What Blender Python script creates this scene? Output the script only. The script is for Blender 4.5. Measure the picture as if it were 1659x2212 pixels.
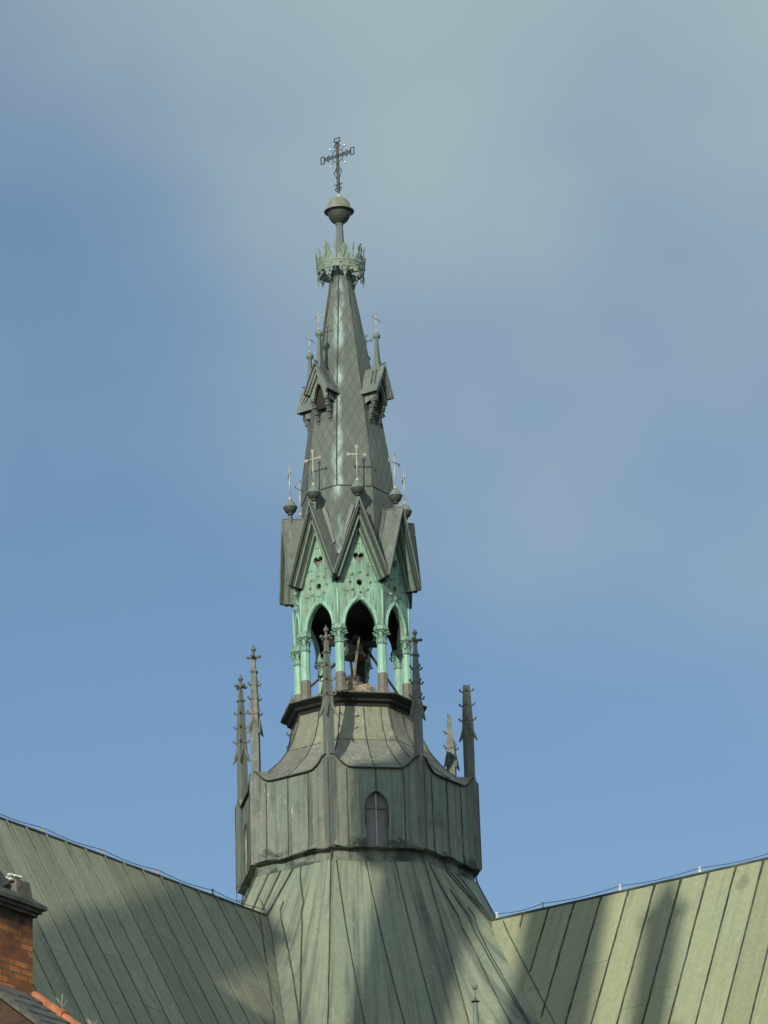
import bpy, math, random
from mathutils import Vector, Matrix
from mathutils.geometry import tessellate_polygon
random.seed(7)
R = math.radians
for o in list(bpy.data.objects): bpy.data.objects.remove(o)
SC = bpy.context.scene
COL = SC.collection
Z0 = 30.53            # height of the drum's lower lip above the street
D, HC = 95.0, 28.9259

# ------------------------------------------------------------------ camera
cam = bpy.data.cameras.new('camera'); camo = bpy.data.objects.new('camera', cam); COL.objects.link(camo)
pitch, yaw, roll = 0.371447, 0.008030, 0.031857
cp, sp, cy, sy = math.cos(pitch), math.sin(pitch), math.cos(yaw), math.sin(yaw)
F = Vector((sy*cp, cy*cp, sp)); RT = Vector((cy, -sy, 0)); UP = RT.cross(F)
c_, s_ = math.cos(roll), math.sin(roll)
RT2 = RT*c_ - UP*s_; UP2 = RT*s_ + UP*c_
M = Matrix((RT2, UP2, -F)).transposed().to_4x4(); M.translation = Vector((0, -D, Z0-HC))
camo.matrix_world = M
cam.sensor_fit = 'VERTICAL'; cam.sensor_height = 24
cam.lens = 24*10451.787/2212
cam.clip_start = 0.5; cam.clip_end = 5000
SC.camera = camo

# ------------------------------------------------------------------ light
SUN_AZ, SUN_EL = -22.0, 20.0      # azimuth from the direction towards the camera, negative = left
sd = Vector((math.sin(R(SUN_AZ))*math.cos(R(SUN_EL)), -math.cos(R(SUN_AZ))*math.cos(R(SUN_EL)), math.sin(R(SUN_EL))))
sun = bpy.data.lights.new('sun', 'SUN'); sun.energy = 3.35; sun.angle = R(0.53); sun.color = (1.0, 0.95, 0.75)
suno = bpy.data.objects.new('sun', sun); COL.objects.link(suno)
suno.rotation_euler = sd.to_track_quat('Z', 'Y').to_euler()
W = bpy.data.worlds.new('World'); SC.world = W; W.use_nodes = True
nt = W.node_tree; N = nt.nodes; L = nt.links; N.clear()
out = N.new('ShaderNodeOutputWorld')
sky = N.new('ShaderNodeTexSky'); sky.sky_type = 'NISHITA'; sky.sun_disc = False
sky.sun_elevation = R(SUN_EL); sky.sun_rotation = math.atan2(sd.x, sd.y)
sky.air_density = 1.0; sky.dust_density = 0.6; sky.ozone_density = 1.2; sky.altitude = 100
bg = N.new('ShaderNodeBackground'); bg.inputs['Strength'].default_value = 0.103
tint = N.new('ShaderNodeMix'); tint.data_type = 'RGBA'; tint.blend_type = 'MULTIPLY'; tint.inputs[0].default_value = 1.0
L.new(sky.outputs[0], tint.inputs[6]); tint.inputs[7].default_value = (0.87, 0.97, 1.04, 1); L.new(tint.outputs[2], bg.inputs[0])
def wmath(op, a, b=None, c=None):
    n = N.new('ShaderNodeMath'); n.operation = op
    for i, v in enumerate((a, b, c)):
        if v is None: continue
        if isinstance(v, (int, float)): n.inputs[i].default_value = v
        else: L.new(v, n.inputs[i])
    return n.outputs[0]
tc = N.new('ShaderNodeTexCoord')
sx = N.new('ShaderNodeSeparateXYZ'); L.new(tc.outputs['Generated'], sx.inputs[0])
hz = wmath('SQRT', wmath('ADD', wmath('MULTIPLY', sx.outputs[0], sx.outputs[0]), wmath('MULTIPLY', sx.outputs[1], sx.outputs[1])))
el = wmath('DIVIDE', sx.outputs[2], wmath('MAXIMUM', hz, 0.05))         # tangent of elevation
# thin high cloud: streaked noise on the sphere of directions, thicker further up
mp = N.new('ShaderNodeMapping'); L.new(tc.outputs['Generated'], mp.inputs[0])
mp.inputs['Rotation'].default_value = (0.0, R(24), R(10)); mp.inputs['Scale'].default_value = (1.0, 0.6, 1.25)
mp.inputs['Location'].default_value = (-2.78, -4.07, -2.71)
n1 = N.new('ShaderNodeTexNoise'); n1.inputs['Scale'].default_value = 10.5; n1.inputs['Detail'].default_value = 3.5; n1.inputs['Roughness'].default_value = 0.4
L.new(mp.outputs[0], n1.inputs['Vector'])
m1 = wmath('ADD', wmath('MULTIPLY', wmath('SUBTRACT', el, 0.425), 7.6), wmath('MULTIPLY', wmath('SUBTRACT', n1.outputs['Fac'], 0.5), 1.9))
m1 = wmath('ADD', m1, wmath('MULTIPLY', sx.outputs[0], 3.4))
mr = N.new('ShaderNodeMapRange'); mr.interpolation_type = 'SMOOTHSTEP'; L.new(m1, mr.inputs[0])
mr.inputs[1].default_value = -0.5; mr.inputs[2].default_value = 1.05; mr.inputs[3].default_value = 0.0; mr.inputs[4].default_value = 0.9
# clouds end near the horizon
mr2 = N.new('ShaderNodeMapRange'); L.new(el, mr2.inputs[0]); mr2.inputs[1].default_value = 0.05; mr2.inputs[2].default_value = 0.25
cm = wmath('MULTIPLY', mr.outputs[0], mr2.outputs[0])
cb = N.new('ShaderNodeBackground'); cb.inputs[0].default_value = (0.395, 0.50, 0.52, 1); cb.inputs[1].default_value = 1.0
mix = N.new('ShaderNodeMixShader'); L.new(cm, mix.inputs[0]); L.new(bg.outputs[0], mix.inputs[1]); L.new(cb.outputs[0], mix.inputs[2])
L.new(mix.outputs[0], out.inputs[0])
SC.view_settings.view_transform = 'Standard'; SC.view_settings.look = 'None'
SC.view_settings.gamma = 1.0; SC.view_settings.exposure = 0.0

# ------------------------------------------------------------------ materials
class MT:
    """small node builder"""
    def __init__(s, name):
        s.m = bpy.data.materials.new(name); s.m.use_nodes = True
        s.t = s.m.node_tree; s.n = s.t.nodes; s.l = s.t.links
        s.b = s.n['Principled BSDF']; s.tc = s.n.new('ShaderNodeTexCoord')
    def math(s, op, a, b=None, c=None):
        n = s.n.new('ShaderNodeMath'); n.operation = op
        for i, v in enumerate((a, b, c)):
            if v is None: continue
            if isinstance(v, (int, float)): n.inputs[i].default_value = v
            else: s.l.new(v, n.inputs[i])
        return n.outputs[0]
    def noise(s, scale, detail=4, rough=.55, coord='Object', sc=(1, 1, 1), loc=(0, 0, 0), dist=0.0):
        mp = s.n.new('ShaderNodeMapping'); s.l.new(coord if not isinstance(coord, str) else s.tc.outputs[coord], mp.inputs[0])
        mp.inputs['Scale'].default_value = sc; mp.inputs['Location'].default_value = loc
        n = s.n.new('ShaderNodeTexNoise'); s.l.new(mp.outputs[0], n.inputs['Vector'])
        n.inputs['Scale'].default_value = scale; n.inputs['Detail'].default_value = detail; n.inputs['Roughness'].default_value = rough
        n.inputs['Distortion'].default_value = dist
        return n.outputs['Fac']
    def ramp(s, v, lo, hi, a=0.0, b=1.0):
        n = s.n.new('ShaderNodeMapRange'); n.interpolation_type = 'SMOOTHSTEP'; s.l.new(v, n.inputs[0])
        for i, x in enumerate((lo, hi, a, b)): n.inputs[i+1].default_value = x
        return n.outputs[0]
    def mix(s, f, a, b, mode='MIX'):
        n = s.n.new('ShaderNodeMix'); n.data_type = 'RGBA'; n.blend_type = mode
        for sock, v in ((n.inputs[0], f), (n.inputs[6], a), (n.inputs[7], b)):
            if isinstance(v, (int, float)): sock.default_value = v
            elif isinstance(v, tuple): sock.default_value = v if len(v) == 4 else v+(1,)
            else: s.l.new(v, sock)
        return n.outputs[2]
    def bump(s, h, strength=.3, dist=.02):
        n = s.n.new('ShaderNodeBump'); n.inputs['Strength'].default_value = strength; n.inputs['Distance'].default_value = dist
        s.l.new(h, n.inputs['Height']); s.l.new(n.outputs[0], s.b.inputs['Normal'])
    def done(s, col, rough=.6, metal=0.0, spec=.35):
        if isinstance(col, tuple): s.b.inputs['Base Color'].default_value = col+(1,)
        else: s.l.new(col, s.b.inputs['Base Color'])
        if isinstance(rough, (int, float)): s.b.inputs['Roughness'].default_value = rough
        else: s.l.new(rough, s.b.inputs['Roughness'])
        s.b.inputs['Metallic'].default_value = metal; s.b.inputs['Specular IOR Level'].default_value = spec
        return s.m

def sheet_copper(name, base, green, dark, pale, streak=(5, 5, .35), scale=1.0, gfac=.6, dfac=.55, rough=.62, droppings=0.0, brown=None, warp=.25, gain=1.84, tonefac=.30, stain=0.0, spots=None, blot=.5, flow=None):
    base, green, dark, pale = (tuple(min(.72, x*gain) for x in c) for c in (base, green, dark, pale))
    if brown: brown = tuple(x*gain for x in brown)
    m = MT(name); sco = 'Object'
    if flow is not None:        # run-off coordinate: across the fall line of the sheet, and height
        ox = m.n.new('ShaderNodeSeparateXYZ'); m.l.new(m.tc.outputs['Object'], ox.inputs[0])
        if flow == 'polar': t_ = m.math('MULTIPLY', m.math('ARCTAN2', ox.outputs[0], m.math('MULTIPLY', ox.outputs[1], -1.0)), 3.0)
        else: t_ = m.math('ADD', m.math('MULTIPLY', ox.outputs[0], math.sin(R(flow))), m.math('MULTIPLY', ox.outputs[1], -math.cos(R(flow))))
        cx = m.n.new('ShaderNodeCombineXYZ'); m.l.new(t_, cx.inputs[0]); m.l.new(ox.outputs[2], cx.inputs[2]); sco = cx.outputs[0]
    a = m.noise(.55*scale, 5, .6); b = m.noise(1.0*scale, 5, .65, sco, sc=streak); c = m.noise(2.3*scale, 6, .62, loc=(3, 1, 7)); d = m.noise(9*scale, 4, .6)
    col = m.mix(m.math('MULTIPLY', m.ramp(a, .38, .66), gfac), base, green)
    if brown: col = m.mix(m.math('MULTIPLY', m.ramp(m.noise(.8*scale, 4, .6, loc=(9, 4, 2)), .45, .7), .7), col, brown)
    col = m.mix(m.math('MULTIPLY', m.ramp(b, .50, .70), dfac), col, dark)
    col = m.mix(m.math('MULTIPLY', m.ramp(c, .55, .72), dfac*blot), col, dark)
    b2 = m.noise(.9*scale, 4, .7, sco, sc=(streak[0]*2.6, streak[1]*2.6, streak[2]*.8), loc=(7, 3, 1))
    col = m.mix(m.math('MULTIPLY', m.ramp(b2, .49, .66), dfac*.6), col, dark)
    col = m.mix(m.math('MULTIPLY', m.ramp(m.noise(1.4*scale, 5, .7, sco, sc=streak, loc=(5, 5, 5)), .53, .70), .55), col, pale)
    v = m.ramp(d, .3, .7, .92, 1.07)
    tn = m.n.new('ShaderNodeUVMap'); tn.uv_map = 'tone'; ts = m.n.new('ShaderNodeSeparateXYZ'); m.l.new(tn.outputs[0], ts.inputs[0])
    v = m.math('MULTIPLY', v, m.math('ADD', 1.0, m.math('MULTIPLY', ts.outputs[0], tonefac)))
    if stain:
        oz = m.n.new('ShaderNodeSeparateXYZ'); m.l.new(m.tc.outputs['Object'], oz.inputs[0])
        hgt = m.ramp(oz.outputs[2], .0, stain, .20, -.14)
        col = m.mix(m.math('MULTIPLY', m.ramp(m.math('ADD', m.noise(1.5, 5, .65, sc=(1, 1, 1.6), loc=(2, 2, 9)), hgt), .66, .80), .85), col, dark)
    n = m.n.new('ShaderNodeCombineColor'); [m.l.new(v, n.inputs[i]) for i in range(3)]
    col = m.mix(1.0, col, n.outputs[0], 'MULTIPLY')
    if spots:
        sp1 = m.ramp(m.noise(5.5, 3, .6, loc=(3, 9, 2)), .69, .73); sp2 = m.ramp(m.noise(.7, 3, .6, loc=(8, 1, 4)), .48, .62)
        col = m.mix(m.math('MULTIPLY', m.math('MULTIPLY', sp1, sp2), .7), col, dark)
        vs_ = m.n.new('ShaderNodeMapping'); vs_.vector_type = 'TEXTURE'; m.l.new(m.tc.outputs['Object'], vs_.inputs[0]); vs_.inputs['Location'].default_value = spots; vs_.inputs['Scale'].default_value = (.15, .15, .33)
        ln = m.n.new('ShaderNodeVectorMath'); ln.operation = 'LENGTH'; m.l.new(vs_.outputs[0], ln.inputs[0])
        col = m.mix(m.ramp(m.math('ADD', ln.outputs['Value'], m.math('MULTIPLY', m.noise(4, 3), .8)), 1.1, 1.6, .55, 0), col, dark)
    if droppings:
        s1 = m.ramp(m.noise(13, 2, .5, sc=(1.6, 1.6, .45), loc=(2, 8, 1)), .645, .69)
        s2 = m.ramp(m.noise(1.6, 2, .5, loc=(1, 2, 6)), .45, .6)
        col = m.mix(m.math('MULTIPLY', m.math('MULTIPLY', s1, s2), droppings), col, (.55, .55, .50))
    h = m.math('ADD', m.math('MULTIPLY', m.noise(1.7, 3, .5), warp*4), m.math('MULTIPLY', d, .25))
    m.bump(h, .5, .03)
    return m.done(col, m.ramp(c, .3, .7, rough-.1, rough+.12), 0.0, .4)

A0 = -12.3316                      # azimuth of the turret's corner that looks at the camera
MAT = {}
SPOT = (7.413, -5.431, -1.903)      # an oval dirt patch near the transept ridge
MAT['roof_dull'] = sheet_copper('copper_roof_green_dull', (.142, .142, .106), (.122, .142, .108), (.062, .066, .053), (.18, .185, .14), gfac=.7, dfac=.5, blot=.25, flow=A0-22.5)
MAT['roof_pale'] = sheet_copper('copper_roof_pale', (.164, .170, .110), (.143, .170, .118), (.08, .088, .066), (.205, .21, .145), gfac=.5, dfac=.35, tonefac=.2, spots=SPOT, blot=.2, flow=A0+67.5)
MAT['skirt'] = sheet_copper('copper_skirt', (.126, .138, .102), (.104, .138, .108), (.040, .048, .047), (.17, .178, .135), gfac=.7, dfac=.85, blot=.10, streak=(4, 4, .22), flow='polar', droppings=.22)
MAT['drum'] = sheet_copper('copper_drum', (.100, .115, .095), (.084, .115, .097), (.018, .022, .020), (.155, .178, .145), gfac=.7, dfac=.72, droppings=.35, brown=(.108, .108, .09), stain=.6)
MAT['cone'] = sheet_copper('copper_cone_roof', (.112, .114, .098), (.092, .11, .096), (.042, .046, .043), (.17, .172, .15), gfac=.5, dfac=.6, droppings=.9, brown=(.132, .118, .094))
MAT['conetop'] = sheet_copper('copper_cone_upper_sheets', (.138, .140, .108), (.122, .138, .11), (.06, .06, .05), (.19, .185, .15), gfac=.5, dfac=.5, droppings=.5, brown=(.155, .135, .1))
MAT['lead'] = sheet_copper('weathered_copper_gable_roof', (.092, .102, .095), (.076, .102, .1), (.04, .045, .043), (.17, .21, .21), streak=(7, 7, .5), gfac=.5, dfac=.55)
MAT['pinn'] = sheet_copper('copper_pinnacle', (.082, .09, .082), (.062, .086, .076), (.025, .029, .027), (.15, .16, .146), gfac=.6, dfac=.6, scale=2.2, brown=(.092, .082, .072))
MAT['green'] = sheet_copper('verdigris_copper', (.160, .265, .205), (.095, .185, .15), (.028, .05, .042), (.235, .34, .265), streak=(8, 8, .6), scale=2.2, gfac=.9, dfac=.95, brown=(.125, .15, .11))
MAT['greendull'] = sheet_copper('dull_verdigris_moulding', (.098, .135, .108), (.072, .12, .10), (.03, .042, .036), (.15, .195, .155), streak=(8, 8, .8), scale=2.0, gfac=.5, dfac=.6, brown=(.09, .095, .078))
MAT['greencol'] = sheet_copper('verdigris_column', (.175, .305, .245), (.135, .26, .215), (.06, .11, .09), (.235, .36, .285), streak=(10, 10, .8), scale=1.8, gfac=.5, dfac=.55)
MAT['capital'] = sheet_copper('blotchy_verdigris_capital', (.14, .24, .19), (.09, .17, .14), (.022, .04, .034), (.2, .31, .245), streak=(6, 6, 1.5), scale=4, gfac=.9, dfac=1.0)  # random dark blotches over the verdigris
MAT['corbel'] = sheet_copper('dark_corbel_copper', (.055, .065, .06), (.045, .065, .06), (.02, .023, .022), (.13, .16, .15), scale=4, gfac=.6, dfac=.7)  # darker copper, uneven in tone
MAT['brown'] = sheet_copper('new_brown_copper', (.095, .086, .073), (.085, .088, .076), (.05, .046, .04), (.13, .12, .105), gfac=.3, dfac=.3)
MAT['soffit'] = sheet_copper('soffit_painted_shade', gain=1.0, base=(.012, .0135, .013), green=(.011, .015, .014), dark=(.006, .007, .007), pale=(.022, .025, .024), gfac=.5, dfac=.5)  # near-black: shade under the cornice put into the colour
MAT['darkcopper'] = sheet_copper('dark_copper', (.034, .038, .036), (.03, .042, .039), (.016, .019, .018), (.06, .07, .066), scale=3, gfac=.5, dfac=.4)  # darker copper for undersides of orb and balls, and moulding bars
def plain(name, c, rough=.6, metal=0.0, var=.25, scale=6, spec=.35):
    m = MT(name); f = m.noise(scale, 4, .6)
    v = m.ramp(f, .3, .7, 1-var, 1+var); n = m.n.new('ShaderNodeCombineColor'); [m.l.new(v, n.inputs[i]) for i in range(3)]
    m.bump(m.noise(scale*5, 3), .15, .01)
    return m.done(m.mix(1.0, c, n.outputs[0], 'MULTIPLY'), rough, metal, spec)
MAT['seam'] = plain('dark_seam', (.06, .068, .058), .7, var=.5, scale=3)
MAT['seam_green'] = plain('green_seam', (.075, .09, .074), .7, var=.35, scale=3)
MAT['iron'] = plain('wrought_iron', (.05, .047, .042), .55, .3)
MAT['steel'] = plain('weathered_steel_plate', (.19, .19, .17), .5, .2)
MAT['cross'] = plain('pale_painted_cross', (.50, .48, .41), .45, .2, .15)
MAT['ball'] = sheet_copper('copper_ball', (.10, .122, .112), (.08, .122, .11), (.045, .055, .05), (.16, .19, .175), scale=3, gfac=.6, dfac=.4)
MAT['bigball'] = plain('copper_orb', (.24, .25, .21), .5, .1, .25)
MAT['glint'] = plain('polished_knob', (.85, .85, .82), .2, .3, .05)
MAT['bell'] = plain('bell_bronze', (.13, .125, .10), .5, .4, .3)
MAT['wood'] = plain('weathered_timber', (.17, .14, .105), .8, 0, .35, 12)
MAT['dark_wood_shade'] = plain('dark_timber_and_shade', (.03, .028, .025), .85)  # dark timber; also shade painted inside gables and dormer openings
MAT['twig'] = plain('twigs', (.20, .17, .13), .9, 0, .5, 25)
MAT['twigpale'] = plain('pale_twigs', (.42, .33, .24), .9, 0, .4, 25)
MAT['glass'] = plain('dusty_pane', (.14, .15, .152), .35, 0, .25, 3, .5)
MAT['mullion'] = plain('peeling_white_paint', (.50, .42, .34), .7, 0, .35, 9)
MAT['stone'] = plain('dark_sooty_stone', (.075, .08, .074), .85, 0, .5, 5)
MAT['stonelight'] = plain('weathered_sandstone', (.15, .14, .115), .85, 0, .4, 5)
MAT['white'] = plain('white_droppings', (.62, .66, .64), .7, 0, .2, 20)
MAT['slate'] = plain('slate', (.09, .095, .092), .7, 0, .4, 5)
MAT['redtile'] = plain('terracotta_ridge', (.40, .15, .075), .75, 0, .25, 6)
MAT['wire'] = plain('conductor_wire', (.09, .09, .085), .5, .5)
MAT['insul'] = plain('pale_insulator', (.55, .53, .45), .6)
MAT['ground'] = plain('pavement_ground', (.07, .068, .062), .9, 0, .2, .4)

def brick_mat(name, c1, c2, mortar, w=.27, h=.085, dirt=.6, soot=None):
    m = MT(name)
    br = m.n.new('ShaderNodeTexBrick')
    wv = m.n.new('ShaderNodeVectorMath'); wv.operation = 'MULTIPLY_ADD'; nz_ = m.n.new('ShaderNodeTexNoise'); nz_.inputs['Scale'].default_value = 5.0; m.l.new(m.tc.outputs['UV'], nz_.inputs['Vector'])
    m.l.new(nz_.outputs['Color'], wv.inputs[0]); wv.inputs[1].default_value = (.035, .03, 0); m.l.new(m.tc.outputs['UV'], wv.inputs[2]); m.l.new(wv.outputs[0], br.inputs['Vector'])
    br.inputs['Scale'].default_value = 1.0; br.inputs['Brick Width'].default_value = w; br.inputs['Row Height'].default_value = h
    br.inputs['Mortar Size'].default_value = .010; br.inputs['Color1'].default_value = c1+(1,); br.inputs['Color2'].default_value = c2+(1,)
    br.inputs['Mortar'].default_value = mortar+(1,); br.inputs['Bias'].default_value = -.1
    big = m.ramp(m.noise(1.6, 5, .7), .42, .68); fine = m.noise(14, 4, .7)
    col = m.mix(m.math('MULTIPLY', big, dirt), br.outputs['Color'], (.045, .032, .025))
    col = m.mix(m.math('MULTIPLY', m.ramp(fine, .5, .75), .5), col, (.08, .05, .035))
    if soot:
        oz = m.n.new('ShaderNodeSeparateXYZ'); m.l.new(m.tc.outputs['Object'], oz.inputs[0])
        sz = m.math('ADD', oz.outputs[2], m.math('MULTIPLY', m.math('SUBTRACT', m.noise(3.2, 5, .7, sc=(1, 1, .5)), .5), 1.1))
        col = m.mix(m.ramp(sz, soot-.28, soot+.05, 0, .88), col, (.022, .018, .015))
    m.bump(m.math('ADD', m.math('MULTIPLY', br.outputs['Fac'], -1), m.math('MULTIPLY', fine, .6)), .6, .012)
    return m.done(col, .85)
MAT['brick'] = brick_mat('old_orange_brick', (.56, .20, .065), (.17, .052, .028), (.17, .11, .07), dirt=.75, soot=-11.12)
MAT['sootbrick'] = brick_mat('sooty_brick', (.11, .06, .04), (.06, .04, .03), (.07, .06, .05), dirt=.6)
MAT['wallbrick'] = brick_mat('church_brick', (.30, .12, .07), (.22, .085, .05), (.28, .24, .2), dirt=.2)

def spire_mat():
    """lozenge copper shingles laid out in the UV of each spire face (metres: across, up)"""
    m = MT('spire_lozenge_copper')
    uv = m.n.new('ShaderNodeSeparateXYZ'); m.l.new(m.tc.outputs['UV'], uv.inputs[0])
    jn = m.noise(3.0, 3, .6); j = m.math('MULTIPLY', m.math('SUBTRACT', jn, .5), .035)
    A, B = .185, .37
    p = m.math('ADD', m.math('DIVIDE', m.math('ADD', uv.outputs[0], j), A), m.math('DIVIDE', uv.outputs[1], B))
    q = m.math('SUBTRACT', m.math('DIVIDE', m.math('ADD', uv.outputs[0], j), A), m.math('DIVIDE', uv.outputs[1], B))
    def line(x):
        f = m.math('ABSOLUTE', m.math('SUBTRACT', m.math('FRACT', x), .5))     # .5 at the joint
        return m.ramp(f, .452, .485)
    def low(x):
        return m.math('FRACT', x)
    joint = m.math('MAXIMUM', line(p), line(q))
    cell = m.n.new('ShaderNodeCombineXYZ'); m.l.new(m.math('FLOOR', p), cell.inputs[0]); m.l.new(m.math('FLOOR', q), cell.inputs[1])
    wn = m.n.new('ShaderNodeTexWhiteNoise'); wn.noise_dimensions = '2D'; m.l.new(cell.outputs[0], wn.inputs['Vector'])
    a = m.noise(.9, 5, .65); b = m.noise(1.2, 5, .65, sc=(9, 9, .6), loc=(0, 0, 0))
    col = m.mix(m.ramp(a, .38, .66), (.122, .14, .13), (.10, .135, .127))
    col = m.mix(m.math('MULTIPLY', wn.outputs['Value'], .45), col, (.17, .186, .172))
    col = m.mix(m.math('MULTIPLY', m.ramp(b, .56, .76), .55), col, (.22, .28, .28))
    col = m.mix(m.math('MULTIPLY', m.ramp(m.noise(2.4, 5, .7, sc=(6, 6, .6), loc=(4, 4, 4)), .58, .8), .5), col, (.052, .058, .055))
    # blue-green run-off down the arris seen from the street
    g = m.n.new('ShaderNodeUVMap'); g.uv_map = 'edge'
    ge = m.n.new('ShaderNodeSeparateXYZ'); m.l.new(g.outputs[0], ge.inputs[0])
    wob = m.math('MULTIPLY', m.math('SUBTRACT', m.noise(2.2, 4, .7), .5), .22)
    near = m.ramp(m.math('ADD', ge.outputs[0], wob), .03, .16, 1.0, 0.0)
    run = m.math('MULTIPLY', near, m.math('MULTIPLY', ge.outputs[1], m.ramp(m.noise(1.3, 3, .6, sc=(2, 2, 1)), .4, .6)))
    col = m.mix(m.math('MULTIPLY', run, .85), col, (.45, .62, .63))
    col = m.mix(m.math('MULTIPLY', joint, .55), col, (.032, .036, .034))
    hgt = m.math('ADD', m.math('MULTIPLY', joint, -1.0), m.math('ADD', m.math('MULTIPLY', low(p), -.6), m.math('MULTIPLY', low(q), .6)))
    m.bump(m.math('ADD', hgt, m.math('MULTIPLY', m.noise(5, 3), .8)), .35, .012)
    return m.done(col, .6, 0.0, .4)
MAT['spire'] = spire_mat()

# ------------------------------------------------------------------ mesh helper
class MB:
    def __init__(s): s.v = []; s.f = []; s.mi = []; s.uv = {}; s.cur = 0; s.sm = set(); s.mi_uv2 = {}; s.tone = {}
    def vert(s, p): s.v.append(tuple(p)); return len(s.v)-1
    def face(s, pts, uv=None, smooth=False, uv2=None, tone=None):
        idx = [s.vert(p) for p in pts]; s.f.append(idx); s.mi.append(s.cur)
        if uv: s.uv[len(s.f)-1] = uv
        if uv2: s.mi_uv2[len(s.f)-1] = uv2
        if tone is not None: s.tone[len(s.f)-1] = tone
        if smooth: s.sm.add(len(s.f)-1)
    def faces(s, verts, faces, smooth=False):
        o = len(s.v); s.v += [tuple(p) for p in verts]
        for f in faces:
            s.f.append([i+o for i in f]); s.mi.append(s.cur)
            if smooth: s.sm.add(len(s.f)-1)
    def loops(s, rings, closed=True, cap0=True, cap1=True, smooth=False):
        n = len(rings[0]); vs = [p for r in rings for p in r]; fs = []
        for i in range(len(rings)-1):
            for j in range(n if closed else n-1):
                k = (j+1) % n
                fs.append((i*n+j, i*n+k, (i+1)*n+k, (i+1)*n+j))
        if cap0 and closed: fs.append(tuple(range(n-1, -1, -1)))
        if cap1 and closed: fs.append(tuple((len(rings)-1)*n+j for j in range(n)))
        s.faces(vs, fs, smooth)
    def box(s, c, size, rz=0.0, M=None):
        x, y, z = (k/2 for k in size); T = M or (Matrix.Translation(c) @ Matrix.Rotation(rz, 4, 'Z'))
        vs = [T @ Vector((a*x, b*y, d*z)) for d in (-1, 1) for a, b in ((-1, -1), (1, -1), (1, 1), (-1, 1))]
        s.faces(vs, [(3, 2, 1, 0), (4, 5, 6, 7), (0, 1, 5, 4), (1, 2, 6, 5), (2, 3, 7, 6), (3, 0, 4, 7)])
    def tube(s, pts, r, n=6, r1=None, smooth=True, caps=True):
        pts = [Vector(p) for p in pts]; rings = []; ref = None
        for i, p in enumerate(pts):
            t = (pts[min(i+1, len(pts)-1)]-pts[max(i-1, 0)]).normalized()
            if ref is None:
                ref = Vector((0, 0, 1)) if abs(t.z) < .9 else Vector((1, 0, 0))
            x = t.cross(ref).normalized(); y = t.cross(x).normalized(); ref = -y if False else ref
            rr = r if r1 is None else r+(r1-r)*i/max(1, len(pts)-1)
            rings.append([p + x*rr*math.cos(2*math.pi*j/n) + y*rr*math.sin(2*math.pi*j/n) for j in range(n)])
        s.loops(rings, True, caps, caps, smooth)
    def bar(s, a, b, w, h, upv=(0, 0, 1)):
        """rectangular bar from a to b; w across, h along upv"""
        a, b = Vector(a), Vector(b); t = (b-a).normalized(); u = Vector(upv); x = t.cross(u).normalized(); y = x.cross(t).normalized()
        rings = [[p - x*w/2 - y*h/2, p + x*w/2 - y*h/2, p + x*w/2 + y*h/2, p - x*w/2 + y*h/2] for p in (a, b)]
        s.loops(rings)
    def lathe(s, prof, n=24, c=(0, 0, 0), rot=0.0, smooth=True, caps=True):
        rings = [[(c[0]+r*math.cos(rot+2*math.pi*j/n), c[1]+r*math.sin(rot+2*math.pi*j/n), c[2]+z) for j in range(n)] for r, z in prof]
        s.loops(rings, True, caps, caps, smooth)
    def build(s, name, mats, parent=None, rz=0.0, loc=(0, 0, 0), weld=False):
        me = bpy.data.meshes.new(name); me.from_pydata(s.v, [], s.f); me.update()
        if not isinstance(mats, (list, tuple)): mats = [mats]
        for m in mats: me.materials.append(MAT[m])
        for p, k in zip(me.polygons, s.mi): p.material_index = k
        for i in s.sm: me.polygons[i].use_smooth = True
        if s.uv:
            l = me.uv_layers.new(name='UVMap')
            for fi, uvs in s.uv.items():
                for li, u in zip(me.polygons[fi].loop_indices, uvs): l.data[li].uv = u
        if s.mi_uv2:
            l = me.uv_layers.new(name='edge')
            for fi, uvs in s.mi_uv2.items():
                for li, u in zip(me.polygons[fi].loop_indices, uvs): l.data[li].uv = u
        if s.tone:
            l = me.uv_layers.new(name='tone')
            for fi, tv in s.tone.items():
                for li in me.polygons[fi].loop_indices: l.data[li].uv = (tv, 0)
        import bmesh
        bm = bmesh.new(); bm.from_mesh(me)
        if weld: bmesh.ops.remove_doubles(bm, verts=list({v for f in bm.faces if f.smooth for v in f.verts}), dist=2e-4)
        bmesh.ops.recalc_face_normals(bm, faces=bm.faces); bm.to_mesh(me); bm.free()
        o = bpy.data.objects.new(name, me); COL.objects.link(o); o.parent = parent
        o.rotation_euler = (0, 0, rz); o.location = loc
        return o
def tag(o, label=None, cat=None, group=None, kind=None):
    for k, v in (('label', label), ('category', cat), ('group', group), ('kind', kind)):
        if v: o[k] = v
    return o
def thing(name, label, cat, loc=(0, 0, 0), rz=0.0, group=None):
    o = bpy.data.objects.new(name, None); COL.objects.link(o); o.location = loc; o.rotation_euler = (0, 0, rz); o.empty_display_size = .2
    return tag(o, label, cat, group)
def copy_part(o, parent, rz):
    c = o.copy(); COL.objects.link(c); c.parent = parent; c.rotation_euler = (0, 0, rz)
    for ch in list(o.children):
        d = ch.copy(); COL.objects.link(d); d.parent = c
    return c
def P(a, r, lat, z):
    """azimuth a (deg, 0 = towards the camera, + = right), outward r, lateral to the right, height"""
    a = R(a); return (r*math.sin(a)+lat*math.cos(a), -r*math.cos(a)+lat*math.sin(a), z)
def rnd(a, b): return random.uniform(a, b)

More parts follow.
